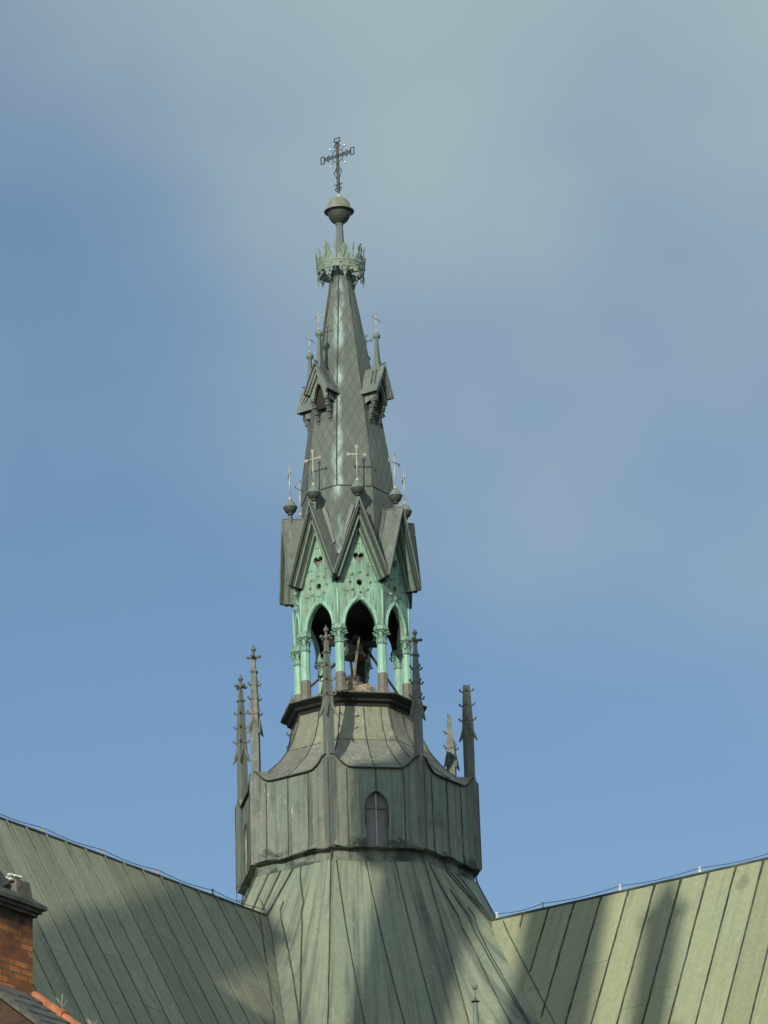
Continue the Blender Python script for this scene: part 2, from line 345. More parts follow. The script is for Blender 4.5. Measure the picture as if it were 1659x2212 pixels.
def kaz(i): return A0+45*i
def naz(i): return A0+22.5+45*i
T22 = math.tan(R(22.5)); C22 = math.cos(R(22.5))
def octo(Rr, z): return [P(kaz(i), Rr, 0, z) for i in range(8)]
def seam(mb, pts, w=.03, h=.035, jit=.006):
    """a standing seam: thin rib along a polyline"""
    mb.tube([tuple(Vector(p)+Vector((rnd(-jit, jit), rnd(-jit, jit), rnd(-jit, jit)))) for p in pts], w*.62, 5, smooth=False)
def lerp(a, b, t): return tuple(x+(y-x)*t for x, y in zip(a, b))
def poly_line(a, b, n): return [lerp(a, b, i/n) for i in range(n+1)]

# ================================================================== the church
AL, AR = naz(-1), naz(1)           # ridge azimuths: nave runs towards AL, transept towards AR
ZR, MS = -1.478, 1.9
ch = thing('church', 'church with steep green standing seam copper roofs whose ridges meet below the turret', 'church', (0, 0, Z0))
def roof_arm(az, length, half, mat, seams, name, spacing, first):
    """one arm of the cross: ridge along az; two slopes, with thickness and seams"""
    mb = MB(); rg = random.Random(hash(name) % 97 if False else int(az*7) % 97)
    for side in (1, -1):
        rs = [first]
        while rs[-1] < length: rs.append(rs[-1]+spacing*rg.uniform(.97, 1.03))
        rs = [0.0]+rs[:-1]+[length]
        for ra, rb in zip(rs, rs[1:]):
            base = rg.uniform(-.35, .35); s0 = 0.0; nxt = rg.uniform(.7, 2.2)
            while s0 < half-1e-6:
                s1 = min(half, nxt); nxt += rg.uniform(1.5, 2.2); tone = base+rg.uniform(-.28, .28)
                k = max(1, int((s1-s0)/.5)); lift = rg.uniform(0, .006)
                for q in range(k):
                    a, b = s0+(s1-s0)*q/k, s0+(s1-s0)*(q+1)/k
                    r0, r1 = max(ra, a*.98), max(ra, b*.98)
                    if r0 >= rb: continue
                    r1 = min(r1, rb)
                    zl = lambda t: ZR-MS*t+lift*(t-s0)/(s1-s0)
                    mb.face([P(az, r0, side*a, zl(a)), P(az, rb, side*a, zl(a)), P(az, rb, side*b, zl(b)), P(az, r1, side*b, zl(b))], tone=tone)
                s0 = s1
        mb.cur = 1
        for r in rs[1:-1]:
            lo = min(half, r-(3.42 if abs(az-AL) < 1 else 3.8))
            if lo < .15: continue
            ns = 22; drift = rg.uniform(-.02, .02)
            pts = [P(az, r+drift*t/ns+rg.uniform(-.005, .005), side*lo*t/ns, ZR-MS*lo*t/ns+.010) for t in range(ns+1)]
            pts[0] = P(az, r+.015, side*.03, ZR+.0)
            mb.cur = 0 if mat == 'roof_dull' else 1; seam(mb, pts, .024 if mat == 'roof_dull' else .019, .03, .002)
            mb.cur = 1; seam(mb, [Vector(p)+Vector(P(az, .020, 0, -.006)) for p in pts], .017, .03, .003)
        mb.cur = 0
    mb.cur = 1
    # rolled ridge cap
    mb.tube([P(az, t*length/40, rnd(-.006, .006), ZR+.01+rnd(-.006, .006)) for t in range(41)], .028, 6)
    return mb.build(name, [mat, seams], ch)
roof_arm(AL, 38, 6.2, 'roof_dull', 'seam_green', 'nave_roof', .588, 3.74)
roof_arm(AL+180, 22, 6.2, 'roof_dull', 'seam_green', 'choir_roof', .588, 3.74)
roof_arm(AR, 17, 6.2, 'roof_pale', 'seam', 'transept_roof', .615, 3.35)
roof_arm(AR+180, 17, 6.2, 'roof_pale', 'seam', 'transept_roof', .615, 3.35)
mb = MB()
def wallrect(mb, az, r0, r1, lat, zt, zb):
    a, b = P(az, r0, lat, zb), P(az, r1, lat, zb); l = r1-r0
    mb.face([a, b, (b[0], b[1], zt), (a[0], a[1], zt)], uv=[(0, zb), (l, zb), (l, zt), (0, zt)])
EAVE = ZR-MS*6.2
for az, ln in ((AL, 37.6), (AL+180, 21.6), (AR, 16.6), (AR+180, 16.6)):
    for s in (1, -1): wallrect(mb, az, 5.9, ln, s*5.9, EAVE+.5, -Z0)
    e = [P(az, ln, -5.9, -Z0), P(az, ln, 5.9, -Z0), P(az, ln, 5.9, EAVE+.5), P(az, ln, 0, ZR-.15), P(az, ln, -5.9, EAVE+.5)]
    mb.face(e, uv=[(0, -Z0), (11.8, -Z0), (11.8, EAVE), (5.9, ZR), (0, EAVE)])
mb.build('wall', 'wallbrick', ch)

# ================================================================== the ridge turret
tu = thing('ridge_turret', 'tall octagonal copper bell turret with green arcade, gables and a lozenge clad spire', 'turret', (0, 0, Z0))

# ---- skirt: four diagonal aprons with folded flanks on the roof arms
mb = MB(); ZS = -.27; GS = 2.25
def kline(side, z):       # corner line of a diagonal apron: (r, lat)
    t = ZS-z; return 2.27+t/GS, side*(.955+.115*t)
def vline(side, z):       # where the flank dies into the roof plane
    k = .155 if side > 0 else .035; l4 = 2.22+2.55*k
    lat = 2.22 if z > -1.7 else (2.22+(-1.7-z)*k if z > -4.6 else max(l4+.05-(-4.6-z)*.34, .4))
    s = (ZR-z)/MS
    return s*1.4142+lat+.03, side*lat
zs = [ZS+(ZR-ZS)*k/4 for k in range(5)]+[ZR-.38*k for k in range(1, 9)]+[-5.4, -6.5, -8.0, -10.2]
NT = 12
def flank(an, side, z, t, off=0.0):
    """t = 0 on the corner line, 1 on the fold over the arm's ridge and then along the valley"""
    a = Vector(P(an, *kline(side, z), z))
    if z >= ZR-1e-6:
        f = (ZS-z)/(ZS-ZR); na = an+45*side
        b = Vector(P(na, 2.27+.93*f, 0, z+.02*f))
    else: b = Vector(P(an, *vline(side, z), z))
    p = a.lerp(b, t); o = Vector(P(an, 1, side*.3, .5)).normalized()
    sag = -.05*math.sin(math.pi*t)*min(1, max(0, (ZS-z)/1.2))
    return p+o*(off+sag)
def pl(tab, z):
    for (z0, a), (z1, b) in zip(tab, tab[1:]):
        if z >= z1: return a+(b-a)*(z0-z)/(z0-z1)
    return tab[-1][1]
for q in range(4):
    an = naz(0)+90*q
    for i in range(len(zs)-1):       # apron
        za, zb = zs[i], zs[i+1]
        (ra, la), (rb, lb) = kline(1, za), kline(1, zb)
        for u0, u1 in ((-1, -.5), (-.5, 0), (0, .5), (.5, 1)):
            mb.face([P(an, ra, la*u0, za), P(an, ra, la*u1, za), P(an, rb, lb*u1, zb), P(an, rb, lb*u0, zb)], tone=.25*math.sin(9*u0+q*2.1))
    for side in (1, -1):
        g = [[flank(an, side, z, t/NT) for t in range(NT+1)] for z in zs]
        for i in range(len(zs)-1):
            for j in range(NT): mb.face([g[i][j], g[i][j+1], g[i+1][j+1], g[i+1][j]], smooth=True, tone=(.2 if j < 5 else -.15 if j < 8 else .1))
        mb.cur = 1
        zz = [ZS-(ZS+6.5)*k/24 for k in range(25)]
        seam(mb, [flank(an, side, z, 0, .008) for z in zz], .020, jit=.004)
        seam(mb, [flank(an, side, ZS+(ZR-ZS)*k/6, 1, .008) for k in range(7)], .034, jit=.004)
        if side < 0:
            lines = [[(-.27, .80), (-1.2, .47), (-1.7, .47), (-2.3, .51), (-3.2, .57), (-4.25, .65), (-6.6, .8)],
                     [(-1.15, .84), (-1.478, .82), (-2.3, .76), (-3.2, .70), (-4.25, .66), (-6.6, .84)]]
        else:
            lines = [] if q == 3 else [[(-.27, .15), (-1.2, .36), (-2.3, .5), (-3.2, .55), (-4.25, .63), (-6.6, .8)],
                     [(-.8, .52), (-1.478, .62), (-2.3, .70), (-3.2, .78), (-4.25, .85), (-6.6, .9)],
                     [(-1.2, .72), (-2.3, .755), (-3.2, .82), (-4.25, .88), (-6.6, .93)],
                     [(-.27, .80), (-.9, .92), (-1.478, .96)]]
        for tb in lines:
            z1, z0 = tb[0][0], max(tb[-1][0], -6.4)
            seam(mb, [flank(an, side, z1+(z0-z1)*k/26, pl(tb, z1+(z0-z1)*k/26), .018) for k in range(27)], .020, jit=.004)
        # seams on the half of the fold that faces along the ridge
        for t in (.34, .67) if (side > 0 and q == 3) else ():
            seam(mb, [flank(an, side, ZS+(ZR+.25-ZS)*k/8, t, .012) for k in range(9)], .03, jit=.004)
        # upstand where the skirt is dressed over the roof slope
        seam(mb, [Vector(P(an, *vline(side, z), z))+Vector(P(an, .20, side*.24, .02)) for z in zz if z < ZR-.02], .022, jit=.004)
        mb.cur = 0
    mb.cur = 1
    for ft, fb in ((.06, .27), (.37, .55), (.68, .77)):
        pts = []
        for k in range(20):
            z = ZS-(ZS+7.5)*k/19; rr, ll = kline(1, z); f = ft+(fb-ft)*min(1, (ZS-z)/4.0)
            pts.append(P(an, rr+.006, ll*(2*f-1), z))
        seam(mb, pts, .020, jit=.003)
    mb.cur = 0
mb.build('skirt_roof', ['skirt', 'seam'], tu, weld=True)

# ---- base band and drum wall
mb = MB()
mb.loops([octo(2.47, -.29), octo(2.42, -.23), octo(2.40, .02)], cap0=False, cap1=False)
for i in range(8):
    mb.cur = 1; seam(mb, [P(kaz(i), 2.47, 0, -.29), P(kaz(i), 2.43, 0, -.05)], .03); mb.cur = 0
mb.build('base_band', ['drum', 'seam'], tu)
RI = 2.30
def eave_z(u): 
    t = min(1, max(0, (abs(u)-.50)/.38)); return 1.68+.27*t**2
def wall_r(z):             # inradius of the wall
    t = max(0, min(1, z/1.7)); return RI*(1.008-.012*t)+(.022*max(0, .18-z)/.18)
def lipw(f, u):
    if abs(u) > .97 or (f % 2 == 0 and abs(u) < .31): return 0.0
    return .022*math.sin(5.1*u+f*1.7)+.014*math.sin(11*u+f*2.9)
US = [-1, -.95, -.9, -.85, -.8, -.72, -.6, -.45, -.3, -.15, 0, .15, .3, .45, .6, .72, .8, .85, .9, .95, 1]
def pointed(hw, spring, apex, n=8):
    """right half then left half of a pointed arch (lat, z), from the right springing over the apex to the left"""
    h = apex-spring; rad = (hw*hw+h*h)/(2*hw); cx = hw-rad; a1 = math.atan2(h, -cx)
    rt = [(cx+rad*math.cos(a1*i/n), spring+rad*math.sin(a1*i/n)) for i in range(n+1)]
    return rt+[(-x, z) for x, z in reversed(rt[:-1])]
WIN = [(.225, .06)]+pointed(.225, .84, 1.19)+[(-.225, .06)]
mb = MB()
for f in range(8):
    an = naz(f)
    for j in range(len(US)-1):
        zt = [eave_z(US[j]), eave_z(US[j+1])]
        if f % 2 == 0 and abs(US[j]+US[j+1]) < .6: continue
        for t0, t1 in ((0, .03), (.03, .1), (.1, .4), (.4, .7), (.7, 1)):
            q = []
            for u, t, z1 in ((US[j], t0, zt[0]), (US[j+1], t0, zt[1]), (US[j+1], t1, zt[1]), (US[j], t1, zt[0])):
                z = -.02+(z1+.02)*t; r = wall_r(z); z += lipw(f, u)*max(0, 1-t*6); q.append(P(an, r, u*r*T22, z))
            mb.face(q, tone=(.22 if US[j] < -.55 else -.12 if US[j] < 0 else .1 if US[j] < .5 else -.3)*(1 if f % 2 else -1)+.1*math.sin(f*3))
    if f % 2 == 0:      # sheet with the pointed window cut out of it, and its reveal
        ub = .30*RI*T22
        ol = [(-ub, -.02)]+[(l, -.02 if z < .1 else z) for l, z in reversed(WIN)]+[(ub, -.02), (ub, 1.68), (-ub, 1.68)]
        ol = [(-ub, -.02), (-.225, -.02)]+[(l, z) for l, z in reversed(WIN[1:-1])]+[(.225, -.02), (ub, -.02), (ub, 1.68), (-ub, 1.68)]
        lp_ = [[Vector((l, z, 0)) for l, z in ol]]; tt = tessellate_polygon(lp_)
        mb.faces([P(an, wall_r(p.y), p.x, p.y) for p in lp_[0]], [tuple(k) for k in tt])
        wo = [(-.225, -.02)]+[(l, z) for l, z in reversed(WIN[1:-1])]+[(.225, -.02)]
        for a, b in zip(wo, wo[1:]):
            mb.face([P(an, wall_r(a[1]), *a), P(an, wall_r(b[1]), *b), P(an, wall_r(.6)-.13, *b), P(an, wall_r(.6)-.13, *a)])
    # lip return and seams
    mb.face([P(an, wall_r(-.02), -wall_r(0)*T22, -.02), P(an, wall_r(-.02), wall_r(0)*T22, -.02), P(an, 2.2, 2.2*T22, -.03), P(an, 2.2, -2.2*T22, -.03)])
    mb.cur = 1
    hw = RI*T22
    if f % 2 == 0: ss = ((-.62, 0), (.0, 1.2), (.6, 0))
    else: ss = ((-.65, 0), (-.08, 0), (.45, 0))
    for u, zb in ss:
        seam(mb, [P(an, wall_r(z)+.004, u*hw, z) for z in [zb+(1.66-zb)*k/6 for k in range(7)]], .022, jit=.004)
    seam(mb, [P(an, wall_r(0)+.006, wall_r(0)*T22*u, -.015+lipw(f, u)) for u in US], .02)
    mb.cur = 0
dw = mb.build('drum_wall', ['drum', 'seam'], tu)
# windows in the diagonal faces
mb = MB()
rw = wall_r(.6)-.10
mb.face([P(0, rw, l*1.02, z if z > .1 else -.02) for l, z in WIN])
win = None
def window_parts():
    fr = MB(); r2 = wall_r(.6)
    for off, w in ((0, .012),):
        fr.tube([P(0, r2+.004, l*1.03, z if z > .1 else .0) for l, z in WIN], .013, 6)
    mu = MB(); mu.box((0, -(rw+.012), .61), (.024, .03, 1.1))
    cb = MB(); cb.box((0, -(rw+.014), .835), (.45, .02, .014))
    return fr, mu, cb
for f in (0, 2, 4, 6):
    if win is None:
        win = mb.build('window', 'glass', tu, R(naz(f)))
        fr, mu, cb = window_parts(); fr.build('frame', 'seam', win); mu.build('mullion', 'mullion', win); cb.build('glazing_bar', 'stonelight', win)
    else: copy_part(win, tu, R(naz(f)))

# ---- concave cone roof
CP = [(1.68, 2.355), (1.80, 2.20), (1.95, 2.02), (2.2, 1.755), (2.41, 1.585), (2.6, 1.46), (2.83, 1.355), (3.07, 1.275), (3.42, 1.20)]
def cone_r(z):
    for (z0, r0), (z1, r1) in zip(CP, CP[1:]):
        if z <= z1: return r0+(r1-r0)*(z-z0)/(z1-z0)
    return CP[-1][1]
mb = MB(); NV = 14
rt6 = [(rnd(-.4, .4), rnd(-.4, .4)) for _ in range(8)]
for f in range(8):
    an = naz(f)
    g = []
    for i in range(NV+1):
        row = []
        for u in US:
            z0 = eave_z(u); z = z0+(3.42-z0)*(i/NV)**1.25; r = cone_r(z)
            if i == 0: r = max(r, RI+.035) if abs(u) < .97 else RI
            row.append(P(an, r, u*r*T22, z))
        g.append(row)
    for i in range(NV):
        mb.cur = 2 if i >= 8 else 0
        for j in range(len(US)-1): mb.face([g[i][j], g[i][j+1], g[i+1][j+1], g[i+1][j]], smooth=False, tone=rt6[f][0 if j < 10 else 1])
    mb.cur = 1
    # drip edge following the eave
    mb.tube([Vector(P(an, RI+.035, u*RI*T22*.985, eave_z(u)-.008)) for u in US if abs(u) < .91], .014, 5)
    for u in (-.02, ) if f % 2 else (-.02, .62):
        seam(mb, [P(an, cone_r(z)+.004, u*cone_r(z)*T22*(1+.12*(z-2.5)), z) for z in [1.7+1.7*k/12 for k in range(13)]], .02)
    zl = eave_z(0)+(3.42-eave_z(0))*(8/NV)**1.25
    mb.tube([P(an, cone_r(zl)+.002, u*cone_r(zl)*T22, zl) for u in (-1, -.5, 0, .5, 1)], .007, 4)
    k = kaz(f)
    seam(mb, [P(k, cone_r(z)/C22+.004, 0, z) for z in [1.86+1.55*k2/12 for k2 in range(13)]], .024)
    mb.cur = 0
mb.build('cone_roof', ['cone', 'seam', 'conetop'], tu)

# ---- cornice and floor of the belfry
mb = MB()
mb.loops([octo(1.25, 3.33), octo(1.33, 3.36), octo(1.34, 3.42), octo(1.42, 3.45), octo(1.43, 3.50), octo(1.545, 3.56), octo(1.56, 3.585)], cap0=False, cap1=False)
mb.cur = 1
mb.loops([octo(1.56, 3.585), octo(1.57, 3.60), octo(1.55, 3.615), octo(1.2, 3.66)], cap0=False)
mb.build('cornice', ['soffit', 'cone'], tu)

# ---- corner pinnacles
SQ = .165
def sqr(h, z, c=(0, 0)):   # square with corners pointing outwards (radially), centre at R=2.40
    d = h*math.sqrt(2)/2
    return [(c[0], -2.40-d+c[1], z), (d+c[0], -2.40+c[1], z), (c[0], -2.40+d+c[1], z), (-d+c[0], -2.40+c[1], z)]
def sp_w(z): 
    pts = [(2.85, .185), (3.11, .17), (4.0, .105), (4.15, .088), (4.42, .066)]
    for (a, b), (c, d) in zip(pts, pts[1:]):
        if z <= c: return b+(d-b)*(z-a)/(c-a)
    return .066
def crocket(mb, base, outd, s):
    b = Vector(base); o = Vector(outd).normalized()
    mb.tube([b-o*.01, b+o*.035*s, b+o*.055*s+Vector((0, 0, .02*s))], .014*s, 5, .016*s)
    mb.lathe([(.001, -.02*s), (.02*s, -.006*s), (.02*s, .012*s), (.001, .028*s)], 6, tuple(b+o*.057*s+Vector((0, 0, .03*s))))
def make_pinnacle(top='full'):
    mb = MB()
    mb.loops([sqr(.245, -.02), sqr(.24, 1.2), sqr(.225, 1.84), sqr(SQ+.012, 1.93), sqr(SQ, 1.98), sqr(SQ, 2.98)])
    mb.cur = 1
    d = .245*math.sqrt(2)/2
    for s in (1, -1): seam(mb, [(s*d*.98, -2.40, .0), (s*d*.96, -2.40, 1.8)], .016, jit=.002)
    seam(mb, [(0, -2.40-d-.002, .0), (0, -2.40-d*.96, 1.84)], .016, jit=.002)
    mb.cur = 0
    sh = mb.build('pinnacle', ['pinn', 'seam'], tu)
    # four little gables round the shaft
    g = MB(); e = .095
    for i in range(4):
        ang = math.pi/4+i*math.pi/2
        dn = Vector((math.sin(ang), -math.cos(ang), 0)); la = Vector((math.cos(ang), math.sin(ang), 0)); c = Vector((0, -2.40, 0))
        for s in (1, -1):
            # raking wing: a thin folded plate flaring out to a point below the corner
            ap = c+dn*(e+.012)+Vector((0, 0, 3.13)); lo = c+dn*(e+.05)+la*s*(e+.05)+Vector((0, 0, 2.76))
            ap2 = c+dn*(e-.01)+Vector((0, 0, 3.03)); lo2 = c+dn*(e+.03)+la*s*(e-.005)+Vector((0, 0, 2.80))
            k = dn*-.03+Vector((0, 0, .012))
            g.loops([[ap, ap+k, ap2+k, ap2], [lo, lo+k, lo2+k, lo2]])
    g.build('gablet', 'pinn', sh)
    # tapering spirelet with crockets
    s = MB()
    ztop = {'full': 4.40, 'cut': 3.98, 'torn': 3.95}[top]
    z = 2.9; rings = []
    for zz in (2.9, 3.11, 3.25, 3.4, 3.56, 3.7, 3.87, 4.0, 4.15, 4.28, 4.40):
        if zz <= ztop+.001:
            q = sqr(sp_w(zz), zz)
            if top == 'torn' and zz > 3.45: q = [lerp(q[2], q[0], .38), lerp(q[2], q[1], .9), q[2], lerp(q[2], q[3], .9)]
            rings.append(q)
    if top != 'full':
        last = sqr(sp_w(ztop)*.98, ztop)
        if top == 'torn':
            last = [lerp(last[2], last[0], .38), lerp(last[2], last[1], .8), last[2], lerp(last[2], last[3], .8)]; last = [(p[0], p[1], p[2]+dz) for p, dz in zip(last, (-.06, .05, .04, -.03))]
        else: last = [(p[0], p[1], p[2]+dz) for p, dz in zip(last, (0, .02, .01, -.01))]
        rings.append(last)
    s.loops(rings)
    for zc in (3.22, 3.54, 3.85):
        if zc > ztop-.12: continue
        for i in range(4):
            if top == 'torn' and i != 2 and zc > 3.3: continue
            ang = i*math.pi/2; dn = Vector((math.sin(ang), -math.cos(ang), 0)); w = sp_w(zc)*math.sqrt(2)/2
            crocket(s, Vector((0, -2.40, zc))+dn*w*.93, dn, 1.15)
        if top == 'torn' and zc > 3.3: continue
        s.loops([sqr(sp_w(zc)*1.10, zc-.022), sqr(sp_w(zc)*1.16, zc-.006), sqr(sp_w(zc)*1.05, zc+.012)])
    if top == 'full':
        s.loops([sqr(.09, 4.10), sqr(.15, 4.135), sqr(.15, 4.15), sqr(.09, 4.18)])
    s.build('spirelet', 'pinn', sh)
    if top == 'full':
        f = MB(); c = (0, -2.40)
        f.lathe([(.035, 4.40), (.055, 4.45), (.06, 4.475), (.03, 4.50), (.024, 4.56), (.034, 4.57), (.024, 4.58)], 8, (0, -2.40, 0))
        for i in range(4):
            ang = i*math.pi/2+math.pi/4; dn = Vector((math.sin(ang), -math.cos(ang), 0)); b = Vector((0, -2.40, 4.45))
            f.tube([b, b+dn*.07+Vector((0, 0, .012)), b+dn*.12+Vector((0, 0, .005))], .024, 6, .032)
            q = b+dn*.12+Vector((0, 0, .01)); f.lathe([(.002, -.042), (.038, -.014), (.038, .014), (.002, .042)], 7, tuple(q))
        f.lathe([(.018, 4.58), (.052, 4.605), (.056, 4.63), (.038, 4.665), (.012, 4.70), (.004, 4.735)], 9, (0, -2.40, 0))
        f.build('finial', 'pinn', sh)
    return sh
pfull = make_pinnacle('full'); pfull.rotation_euler = (0, 0, R(kaz(0)))
for i in (-1, -2, 1, -3, 4): copy_part(pfull, tu, R(kaz(i)))
pc = make_pinnacle('cut'); pc.rotation_euler = (0, 0, R(kaz(2))); pc['label'] = 'pinnacle broken off above its third crocket ring'
pt_ = make_pinnacle('torn'); pt_.rotation_euler = (0, 0, R(kaz(3))); pt_['label'] = 'torn pinnacle stump, one side missing'

# ---- belfry columns
RC = 1.15
def octc(r, z, c=(0, -RC), n=8): return [(c[0]+r*math.cos(2*math.pi*(j+.5)/n), c[1]+r*math.sin(2*math.pi*(j+.5)/n), z) for j in range(n)]
mb = MB(); mb.loops([octc(.098, 4.12), octc(.094, 4.8)])
col = mb.build('column', 'greencol', tu, R(kaz(0)))
mb = MB(); mb.loops([octc(.155, 3.62), octc(.155, 3.70), octc(.125, 3.78), octc(.108, 3.82), octc(.106, 4.13)])
mb.build('column_base', 'brown', col)
mb = MB()
mb.loops([octc(.094, 4.76), octc(.118, 4.785), octc(.118, 4.80), octc(.104, 4.82), octc(.104, 4.88), octc(.115, 4.90), octc(.10, 4.91), octc(.105, 5.02), octc(.15, 5.06), octc(.165, 5.07), octc(.165, 5.10), octc(.155, 5.11), octc(.155, 5.155)])
for j in range(8):
    a = 2*math.pi*(j+.5)/8; dn = Vector((math.cos(a), math.sin(a), 0))
    b = Vector((0, -RC, 4.92))+dn*.10
    mb.tube([b, b+dn*.015+Vector((0, 0, .06)), b+dn*.055+Vector((0, 0, .10)), b+dn*.075+Vector((0, 0, .08))], .013, 5, .02)
    mb.lathe([(.002, -.025), (.024, -.008), (.024, .01), (.002, .025)], 6, tuple(b+dn*.07+Vector((0, 0, .085))))
mb.build('capital', 'capital', col)
for i in range(1, 8): copy_part(col, tu, R(kaz(i)))

# ---- gables over the arcade: wall panel with pointed opening, heart and round hole
RG = 1.135                       # inradius of the panel's face
GA, GZ, GM = 1.405, 7.88, 2.89   # gable front, apex height, slope
hwg = RG*T22
def panel_poly():
    zsp, zb = 5.15, 5.12
    outer = [(-hwg, 5.98), (-hwg, zb), (-.315, zb)]
    outer += [(-x, z) for x, z in pointed(.315, 5.17, 5.735)][::1]
    o = [(-hwg, zb), (-.315, zb)] + [(x, z) for x, z in reversed(pointed(.315, 5.16, 5.735))] + [(.315, zb), (hwg, zb), (hwg, 6.02), (.0, 7.52), (-hwg, 6.02)]
    heart = []
    for i in range(20):
        t = 2*math.pi*i/20
        heart.append((    .0074*16*math.sin(t)**3, 6.655+.009*(13*math.cos(t)-5*math.cos(2*t)-2*math.cos(3*t)-math.cos(4*t))))
    circ = [(.062*math.cos(2*math.pi*i/14), 6.10+.068*math.sin(2*math.pi*i/14)) for i in range(14)]
    return o, [heart, circ]
def dedup(p):
    q = []
    for a in p:
        if not q or (abs(a[0]-q[-1][0])+abs(a[1]-q[-1][1])) > 1e-5: q.append(a)
    return q
mb = MB()
o_, holes = panel_poly(); o_ = dedup(o_)
TH = .11
loops_ = [[Vector((x, z, 0)) for x, z in o_]]+[[Vector((x, z, 0)) for x, z in h] for h in holes]
tri = tessellate_polygon(loops_); flat = [p for l in loops_ for p in l]
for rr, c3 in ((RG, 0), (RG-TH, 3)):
    mb.cur = c3; mb.faces([P(0, rr, p.x, p.y) for p in flat], [tuple(t) for t in tri])  # back face near-black: bell chamber shade put into the colour
mb.cur = 0
for l in loops_:
    for i in range(len(l)):
        a, b = l[i], l[(i+1) % len(l)]
        mb.face([P(0, RG, a.x, a.y), P(0, RG, b.x, b.y), P(0, RG-TH, b.x, b.y), P(0, RG-TH, a.x, a.y)])
# rust brown shadowed lining behind the pierced holes
mb.cur = 1
mb.face([P(0, RG-.09, x, z) for x, z in ((-.13, 6.48), (.13, 6.48), (.13, 6.70), (-.13, 6.70))])
mb.cur = 0
# little pyramids studded round the round hole
def stud(x, z, s, rot):
    pts = [(s*math.cos(rot+math.pi/2*i), s*math.sin(rot+math.pi/2*i)) for i in range(4)]
    ap = P(0, RG+.055, x, z)
    for i in range(4):
        a, b = pts[i], pts[(i+1) % 4]; mb.face([P(0, RG+.002, x+a[0], z+a[1]), P(0, RG+.002, x+b[0], z+b[1]), ap])
for i in range(8):
    a = math.pi/2+i*math.pi/4; rr = .21 if i % 2 == 0 else .225
    stud(rr*math.cos(a)*1.0, 6.11+rr*math.sin(a)*1.05, .05, (0 if i % 2 == 0 else math.pi/4))
# crumpled sheet laps
mb.cur = 2
for x0, z0, l, sl in ((-.27, 6.46, .12, .2), (.16, 6.46, .10, -.1), (-.08, 6.95, .12, .05), (-.36, 5.93, .14, -.3), (.30, 6.12, .1, 0)):
    p = [P(0, RG+.002+rnd(0, .004), x0+l*t, z0+sl*l*t+rnd(-.008, .008)) for t in (0, .25, .5, .75, 1)]
    mb.tube(p, .0045, 5)
mb.cur = 0
ga = mb.build('gable', ['green', 'brown', 'seam', 'dark_wood_shade'], tu, R(naz(0)))
# hood mould round the arch and corner roll
mb = MB(); hp = list(pointed(.345, 5.16, 5.79, 10))
for off, w, dpt in ((0, .028, .035), (.034, .014, .02)):
    pp = [(x*(1+off/.345), z+off*(1 if z > 5.3 else 0)) for x, z in hp]
    mb.tube([P(0, RG+.004, x, z) for x, z in pp], w, 6)
for s in (1, -1): mb.tube([P(0, RG+.002, s*hwg*.995, 5.16), P(0, RG+.002, s*hwg*.995, 5.97)], .02, 6)
mb.build('hood_mould', 'greencol', ga)
# steep roof of the gable, running back to the spire
mb = MB()
def gz(lat, dz=0): return GZ-GM*abs(lat)+dz
hwr = GA*T22
for s in (1, -1):
    e = hwr
    top = [P(0, GA, 0, GZ), P(0, GA, s*e, gz(e)), P(0, .75, s*(.75*T22), gz(.75*T22)), P(0, .75, 0, GZ)]
    bot = [(x, y, z-.035) for x, y, z in top]
    mb.faces(top+bot, [(0, 1, 2, 3), (7, 6, 5, 4), (0, 4, 5, 1), (1, 5, 6, 2), (2, 6, 7, 3)])
    # flashing strip against the spire
    mb.faces([P(0, 1.0, s*.04, GZ-.02), P(0, 1.0, s*.30, gz(.30)+.012), P(0, .97, s*.33, gz(.33)+.16), P(0, .97, s*.11, GZ+.05)], [(0, 1, 2, 3)])
mb.cur = 1
seam(mb, [P(0, GA+.01, 0, GZ+.01), P(0, 1.0, 0, GZ+.015)], .03, jit=.001)
for s in (1, -1): seam(mb, [P(0, GA, s*.0, GZ+.005), P(0, GA, s*hwr, gz(hwr)+.005)], .024, jit=.001)
mb.build('gable_roof', ['lead', 'lead'], ga)
mb = MB()
# stepped rake mouldings under the overhang
for s in (1, -1):
    for r0, r1, off, wd, ext, mi in ((1.33, 1.398, .035, .04, .10, 1), (1.25, 1.345, .075, .035, .16, 1), (1.21, 1.335, .115, .04, .2, 0), (1.16, 1.24, .15, .035, .2, 1), (1.125, 1.225, .19, .04, .26, 0)):
        mb.cur = mi
        nx, nz = GM/math.hypot(1, GM), 1/math.hypot(1, GM)   # normal of slope in (lat,z)
        def q(lat, o): return (s*(lat-o*nx), GZ-GM*lat-o*nz)
        l0 = off*nx; l1 = min(hwr, r1*T22+off*nx*.55)
        pts = []
        for lat in (l0, l1):
            a = q(lat, off-wd/2); b = q(lat, off+wd/2)
            pts.append([P(0, r0, *a), P(0, r1, *a), P(0, r1, *b), P(0, r0, *b)])
        mb.loops(pts)
mb.build('rake_moulding', ['greendull', 'darkcopper'], ga)
for i in range(1, 8): copy_part(ga, tu, R(naz(i)))
